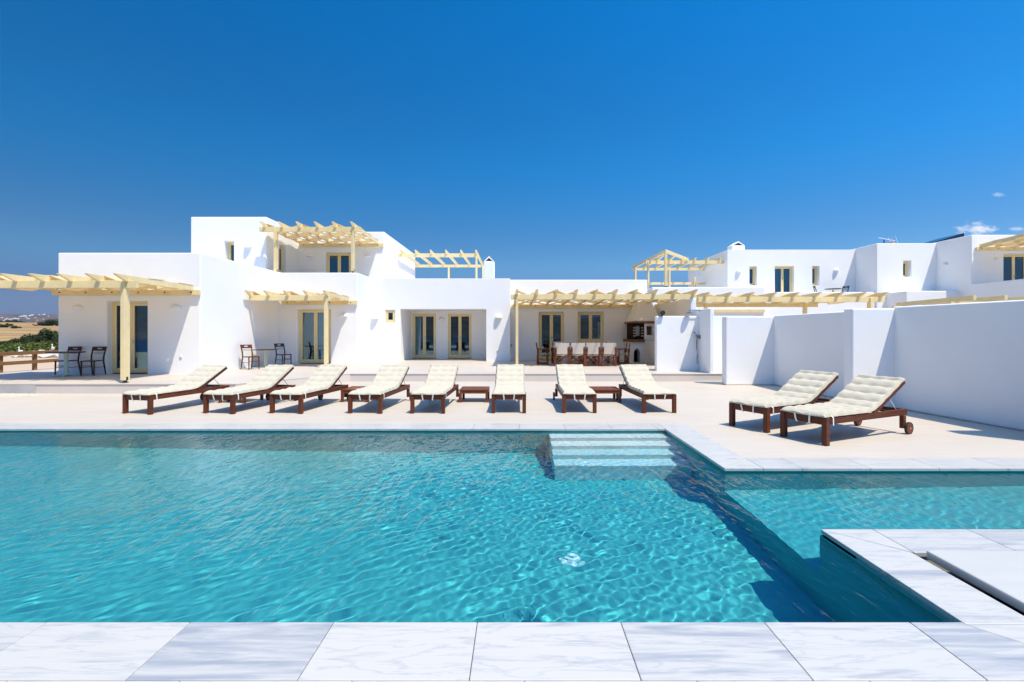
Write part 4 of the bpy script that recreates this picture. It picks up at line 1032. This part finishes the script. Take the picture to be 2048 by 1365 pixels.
def ridge(name, a0, a1, r0, r1, hfun, n=160, m=22, amp=12):
    v = []; f = []
    for i in range(n + 1):
        t = R(a0 + (a1 - a0) * i / n)
        for j in range(m + 1):
            q = j / m; r = r0 + (r1 - r0) * q
            x, y = r * math.cos(t), r * math.sin(t)
            z = hfun(t, q) + (amp * noise.fractal((x * .0022, y * .0022, 2), 1.0, 2.1, 5)) * math.sin(math.pi * min(1, q * 1.2)) ** .5
            v.append((x, y, z))
    for i in range(n):
        for j in range(m): a = i * (m + 1) + j; f.append((a, a + m + 1, a + m + 2, a + 1))
    return structure(obj(name, MB().add(v, f), M['hill'], smooth=True))
def hill_l(t, q):
    e = math.sin(math.pi / 2 * min(1, q / .75)) if q < .75 else math.cos((q - .75) * 4 * math.pi / 2 * .6)
    return -10 + 96 * e + 8 * noise.noise((t * 9, 0, 0))
hl = ridge('hills', 95, 175, 2000, 4600, hill_l, 240, 30)
def hill_low(t, q):
    k = max(0, min(1, (R(136.2) - t) / R(2.6))); k = k * k * (3 - 2 * k)
    return -14 + (18 + 34 * k) * math.sin(math.pi * q)
ridge('hills', 112, 148, 1300, 2000, hill_low, 200, 16, 5)
def hill_b(t, q): return -30 + (115 + 38 * noise.noise((t * 4, 1, 0)) + 18 * noise.noise((t * 13, 5, 0))) * math.sin(math.pi * q)
ridge('hills', 215, 330, 1700, 3200, hill_b, 160, 14)

# far white houses on the slope, found on the hill by ray
hb = hl.data
from mathutils.bvhtree import BVHTree
bv = BVHTree.FromPolygons([v.co for v in hb.vertices], [tuple(p.vertices) for p in hb.polygons])
hpx = [(12, 639.5, 2), (16, 638, 1.4), (21, 640, 2.2), (27, 638.8, 2.4), (31, 638.2, 2), (36, 638.9, 2.2), (43, 634, 2.6), (47, 633.6, 3), (51, 633.2, 2.6), (53, 635.4, 1.6), (60, 632.6, 1.8), (63, 631.6, 2.4), (66, 631, 1.6), (57, 638.6, 2), (79, 627.8, 1.4), (88, 627.6, 2.2), (92, 626.6, 3.2), (96, 627.2, 2.2), (105, 626.9, 2), (87, 639, 1), (104, 637, 1.2), (4, 636.5, 1.5), (71, 636.5, 1.2), (8, 642.5, 1.3), (36, 642, 1.4), (97, 633, 1.2), (75, 641.5, 1.1)]
hm = MB().box(-.5, .5, -.4, .4, -.4, .42).box(-.1, .5, -.3, .38, .42, .80).box(-1.0, -.5, -.35, .3, -.4, .28)
hme = hm.mesh('far_house', M['far_house'])
for px_, py_, w_ in hpx:
    dirv = Vector(((px_ - HX) / FP, 1, (HY - py_) / FP)).normalized()
    hit = bv.ray_cast(Vector((0, 0, CAMZ)), dirv)
    if hit[0] is None:
        hit = bv.ray_cast(Vector((0, 0, CAMZ)), Vector(((px_ - HX) / FP, 1, (HY - py_ - 2.5) / FP)).normalized())
        if hit[0] is None: continue
    p = hit[0]; o = bpy.data.objects.new('far_house', hme); COL.objects.link(o)
    o.location = p + Vector((0, 0, 1.0)); s = w_ / FP * p.y * 1.5; o.scale = (s, s, s * .62); o.rotation_euler = (0, 0, R(40) + random.uniform(-.4, .4))
    tag(o, 'tiny white flat-roofed house on the distant hillside', 'house', 'white houses on the distant hill')

# ------------------------------------------------------------------ plants
def leaf_blob(name, lobes, count, size, mat, seed):
    rd = random.Random(seed); v = []; f = []
    tot = sum(l[3] * l[4] for l in lobes)
    for (cx, cy, cz, rx, rz_) in lobes:
        for _ in range(int(count * rx * rz_ / tot)):
            while True:
                p = Vector((rd.uniform(-1, 1), rd.uniform(-1, 1), rd.uniform(-.6, 1)))
                if .35 < p.length < 1: break
            p = p * (.72 + .28 * rd.random()) if p.length > .8 else p
            c = Vector((cx + p.x * rx, cy + p.y * rx, max(.02, cz + p.z * rz_)))
            nrm = (p.normalized() + Vector((rd.uniform(-.7, .7), rd.uniform(-.7, .7), rd.uniform(-.3, .9)))).normalized()
            a = nrm.orthogonal().normalized(); b = nrm.cross(a); s = size * rd.uniform(.6, 1.4)
            t = rd.uniform(0, 6.28); a, b = a * math.cos(t) + b * math.sin(t), b * math.cos(t) - a * math.sin(t)
            i = len(v); v += [tuple(c - a * s), tuple(c - b * s * .45), tuple(c + a * s), tuple(c + b * s * .45)]; f.append((i, i + 1, i + 2, i + 3))
    me = bpy.data.meshes.new(name); me.from_pydata(v, [], f); me.materials.append(mat); return me
def lobes(seed, n, w, h):
    rd = random.Random(seed); out = []
    for k in range(n):
        out.append((rd.uniform(-w, w), rd.uniform(-w * .7, w * .7), rd.uniform(.25, .75) * h, rd.uniform(.35, .6) * w, rd.uniform(.25, .45) * h))
    return out
crown_d = [leaf_blob('foliage', lobes(10 + k, 9, 1.6, 1.5), 2600, .10, M['leaf_dark'], 20 + k) for k in range(3)]
trunk = MB()
for k in range(5):
    a = k * 1.26; trunk.tube([(0, 0, -.1), (.3 * math.cos(a), .3 * math.sin(a), .4), (.8 * math.cos(a), .8 * math.sin(a), .9)], [.06, .045, .02], 6)
trunk = trunk.mesh('stems', M['bark'])
def shrub(px_, d, s, k, label, group, name='shrub', cat='shrub', base=None):
    z = land_z(X(px_, d), d) if base is None else base
    r = empty(name, (X(px_, d), d, z - .05), label, cat, group, random.uniform(0, 6))
    o = bpy.data.objects.new('foliage', crown_d[k % 3]); COL.objects.link(o); o.parent = r
    t = bpy.data.objects.new('stems', trunk); COL.objects.link(t); t.parent = r
    r.scale = (s, s, s)
hed = [(-20, 47, .30), (6, 47.5, .36), (24, 47.8, .46), (36, 48, .55), (50, 48.5, .62), (66, 49, .70), (80, 48.5, .85), (93, 48, .98), (108, 48.5, 1.02), (126, 48, 1.1), (58, 46, .5), (86, 46, .62), (106, 45.5, .7)]
for i, (a, d, s) in enumerate(hed): shrub(a, d, s, i, 'dark green juniper bush in the dense hedge beyond the fence', 'dark bushes in the hedge beyond the fence')
for i, (a, d, s) in enumerate([(70, 200, .5), (79, 203, .9), (87, 205, 1.2), (96, 205, 1.55), (105, 205, 1.7), (114, 206, 1.8)]):
    shrub(a, d, s, i, 'dark evergreen bush in the clump out on the tan field', 'dark bushes out on the field')
for i, (a, s) in enumerate([(6, 2.6), (9, 3), (14.5, 4), (18, 4), (25, 3.4), (33, 4), (36.5, 4), (43, 3.4), (0, 3), (74, 2.4)]):
    shrub(a, 425, s * .8, i, 'dark round tree on the far edge of the tan field', 'trees along the far edge of the field', 'field_tree', 'tree')
for i, (a, d, s) in enumerate([(4, 150, .9), (11, 155, .7), (27, 140, .6), (31, 141, .5), (15, 150, .8), (38, 145, .4)]):
    shrub(a, d, s, i, 'small grey-green scrub tuft on the tan field', 'scrub tufts on the tan field')
# low scrub, uncountable
gc = MB(); rd = random.Random(3); v = []; f = []
for _ in range(26000):
    d = rd.uniform(28.8, 45); px_ = rd.uniform(-60, 150)
    x, y = X(px_, d), d
    m = noise.noise((x * .35, y * .35, 5)); h = max(0, .28 + .5 * m + .22 * noise.noise((x * 1.1, y * 1.1, 9))) * (1.0 if d > 30 else .6)
    if h < .06: continue
    c = Vector((x, y, .15 + h * rd.random() ** .5)); nrm = Vector((rd.uniform(-1, 1), rd.uniform(-1, 1), rd.uniform(.2, 1.4))).normalized()
    a = nrm.orthogonal().normalized(); b = nrm.cross(a); s = rd.uniform(.05, .11)
    t = rd.uniform(0, 6.28); a, b = a * math.cos(t) + b * math.sin(t), b * math.cos(t) - a * math.sin(t)
    i = len(v); v += [tuple(c - a * s), tuple(c - b * s * .5), tuple(c + a * s), tuple(c + b * s * .5)]; f.append((i, i + 1, i + 2, i + 3))
me = bpy.data.meshes.new('scrub'); me.from_pydata(v, [], f); me.materials.append(M['leaf_mid'])
o = bpy.data.objects.new('scrub', me); COL.objects.link(o); tag(o, 'low yellow-green scrub covering the ground behind the rubble row', 'scrub', kind='stuff')
# pebbles along the concrete kerb
v = []; f = []; rd = random.Random(9)
for _ in range(2600):
    x = rd.uniform(-16.5, -12.1); y = 12.55 - abs(rd.gauss(0, .28)) ** 1.0
    if x > -12.6 and rd.random() < .7: continue
    s = rd.uniform(.008, .022); i = len(v)
    v += [(x - s, y, .001), (x, y - s, .001), (x + s, y, .001), (x, y + s, .001), (x, y, s * .9)]
    f += [(i, i + 1, i + 4), (i + 1, i + 2, i + 4), (i + 2, i + 3, i + 4), (i + 3, i, i + 4)]
me = bpy.data.meshes.new('gravel'); me.from_pydata(v, [], f); me.materials.append(M['pale_stone']); o = bpy.data.objects.new('gravel', me); COL.objects.link(o)
tag(o, 'white gravel spilled along the bare concrete kerb at left', 'gravel', kind='stuff')

# sea air: one even volume round the whole scene
hz_ = MB().box(-8600, 8600, -8600, 8600, -36, 165)
hm_ = bpy.data.materials.new('sea_haze'); hm_.use_nodes = True; hn = hm_.node_tree.nodes; hn.remove(hn['Principled BSDF'])
pv = hn.new('ShaderNodeVolumePrincipled'); pv.inputs['Color'].default_value = (.42, .66, 1, 1); pv.inputs['Density'].default_value = .00007; pv.inputs['Anisotropy'].default_value = .35
hm_.node_tree.links.new(pv.outputs[0], [n for n in hn if n.type == 'OUTPUT_MATERIAL'][0].inputs['Volume'])
hm_.cycles.homogeneous_volume = True
tag(obj('haze', hz_, hm_), 'thin pale sea haze over the distant hills', 'haze', kind='stuff')

# ------------------------------------------------------------------ sky, sun, camera
SUN = Vector((.32, -.31, 1)).normalized()
el = math.asin(SUN.z); az = math.atan2(SUN.x, SUN.y)
W = bpy.data.worlds.new('World'); sc.world = W; W.use_nodes = True
t = W.node_tree; N = t.nodes; L = t.links; bg = N['Background']
sk = N.new('ShaderNodeTexSky'); sk.sky_type = 'NISHITA'; sk.sun_disc = False; sk.sun_elevation = el; sk.sun_rotation = az
sk.altitude = 0; sk.air_density = 1.0; sk.dust_density = .25; sk.ozone_density = 4.0
hsv = N.new('ShaderNodeHueSaturation'); hsv.inputs['Saturation'].default_value = 1.30; hsv.inputs['Value'].default_value = 1.0
L.new(sk.outputs[0], hsv.inputs['Color'])
# two small fair-weather clouds low on the right, fixed by compass direction
tc = N.new('ShaderNodeTexCoord'); sep = N.new('ShaderNodeSeparateXYZ'); L.new(tc.outputs['Generated'], sep.inputs[0])
def mth(op, a, b=None, clamp=False):
    n = N.new('ShaderNodeMath'); n.operation = op; n.use_clamp = clamp
    for i, q in enumerate((a, b)):
        if q is None: continue
        if isinstance(q, (int, float)): n.inputs[i].default_value = q
        else: L.new(q, n.inputs[i])
    return n.outputs[0]
ys_ = mth('MAXIMUM', sep.outputs[1], .05)
u = mth('DIVIDE', sep.outputs[0], ys_); w = mth('DIVIDE', sep.outputs[2], ys_)
cmb = N.new('ShaderNodeCombineXYZ'); L.new(u, cmb.inputs[0]); L.new(mth('MULTIPLY', w, 2.2), cmb.inputs[1])
cn = N.new('ShaderNodeTexNoise'); cn.inputs['Scale'].default_value = 42; cn.inputs['Detail'].default_value = 9; cn.inputs['Roughness'].default_value = .66; L.new(cmb.outputs[0], cn.inputs[0])
tot = None
for (cu, cv, ru, rv, amp) in ((.955, .2125, .062, .022, 1.0), (1.0, .2835, .026, .008, .5), (1.045, .212, .032, .008, .55), (.99, .19, .03, .006, .3)):
    a = mth('DIVIDE', mth('SUBTRACT', u, cu), ru); b = mth('DIVIDE', mth('SUBTRACT', w, cv), rv)
    rr = mth('SQRT', mth('ADD', mth('MULTIPLY', a, a), mth('MULTIPLY', b, b)))
    fall = mth('SUBTRACT', 1.0, rr, True)
    e = mth('MULTIPLY', mth('ADD', fall, mth('SUBTRACT', mth('MULTIPLY', cn.outputs[0], 2.5), 1.55)), 1.35, True)
    e = mth('MULTIPLY', mth('MULTIPLY', e, mth('MULTIPLY', fall, 3.0, True)), amp)
    tot = e if tot is None else mth('MAXIMUM', tot, e)
rp = N.new('ShaderNodeValToRGB'); rp.color_ramp.interpolation = 'EASE'
e = rp.color_ramp.elements; K = .70
for i, (p, c) in enumerate(((0.0, (.36, .40, .78)), (.06, (.42, .46, .76)), (.14, (.60, .78, .92)), (.36, (.26, 1.08, 1.27)), (.60, (.05, 1.28, 1.52)), (.78, (3.2, 3.4, 3.2)))):  # last stop: zenith above the frame, raised as added fill light
    q = e[i] if i < 2 else e.new(p)
    q.position = p; q.color = (c[0] * K / 1.6, c[1] * K / 1.6, c[2] * K / 1.6, 1)
L.new(sep.outputs[2], rp.inputs[0])
gr = N.new('ShaderNodeVectorMath'); gr.operation = 'MULTIPLY'; L.new(hsv.outputs[0], gr.inputs[0]); L.new(rp.outputs[0], gr.inputs[1])
g2 = N.new('ShaderNodeVectorMath'); g2.operation = 'SCALE'; L.new(gr.outputs[0], g2.inputs[0])
L.new(mth('ADD', 1.6, mth('MULTIPLY', sep.outputs[0], .55)), g2.inputs['Scale'])
mix = N.new('ShaderNodeMixRGB'); mix.inputs[2].default_value = (6.0, 6.1, 6.4, 1)
L.new(mth('MULTIPLY', tot, .85), mix.inputs[0]); L.new(g2.outputs[0], mix.inputs[1]); L.new(mix.outputs[0], bg.inputs[0])
bg.inputs[1].default_value = .10
sl = bpy.data.lights.new('sun', 'SUN'); sl.energy = 3.4; sl.angle = R(.5); sl.color = (1, .905, .735); sl.cycles.is_caustics_light = True
so = bpy.data.objects.new('sun', sl); COL.objects.link(so); so.rotation_euler = SUN.to_track_quat('Z', 'Y').to_euler(); so.location = (5, -5, 20)
cam = bpy.data.cameras.new('camera'); cam.lens = 36 * FP / 2048; cam.sensor_width = 36
cam.shift_x = (1024 - HX) / 2048; cam.shift_y = (HY - 682.5) / 2048; cam.clip_start = .05; cam.clip_end = 30000
co = bpy.data.objects.new('camera', cam); COL.objects.link(co); co.location = (0, 0, CAMZ); co.rotation_euler = (R(90), 0, 0)
sc.camera = co
vs_ = sc.view_settings; vs_.view_transform = 'Standard'; vs_.look = 'None'; vs_.exposure = .74; vs_.gamma = 1
sc.render.engine = 'CYCLES'; sc.cycles.use_denoising = True; sc.cycles.max_bounces = 10; sc.cycles.caustics_refractive = True; sc.cycles.caustics_reflective = False
sc.cycles.sample_clamp_indirect = 6
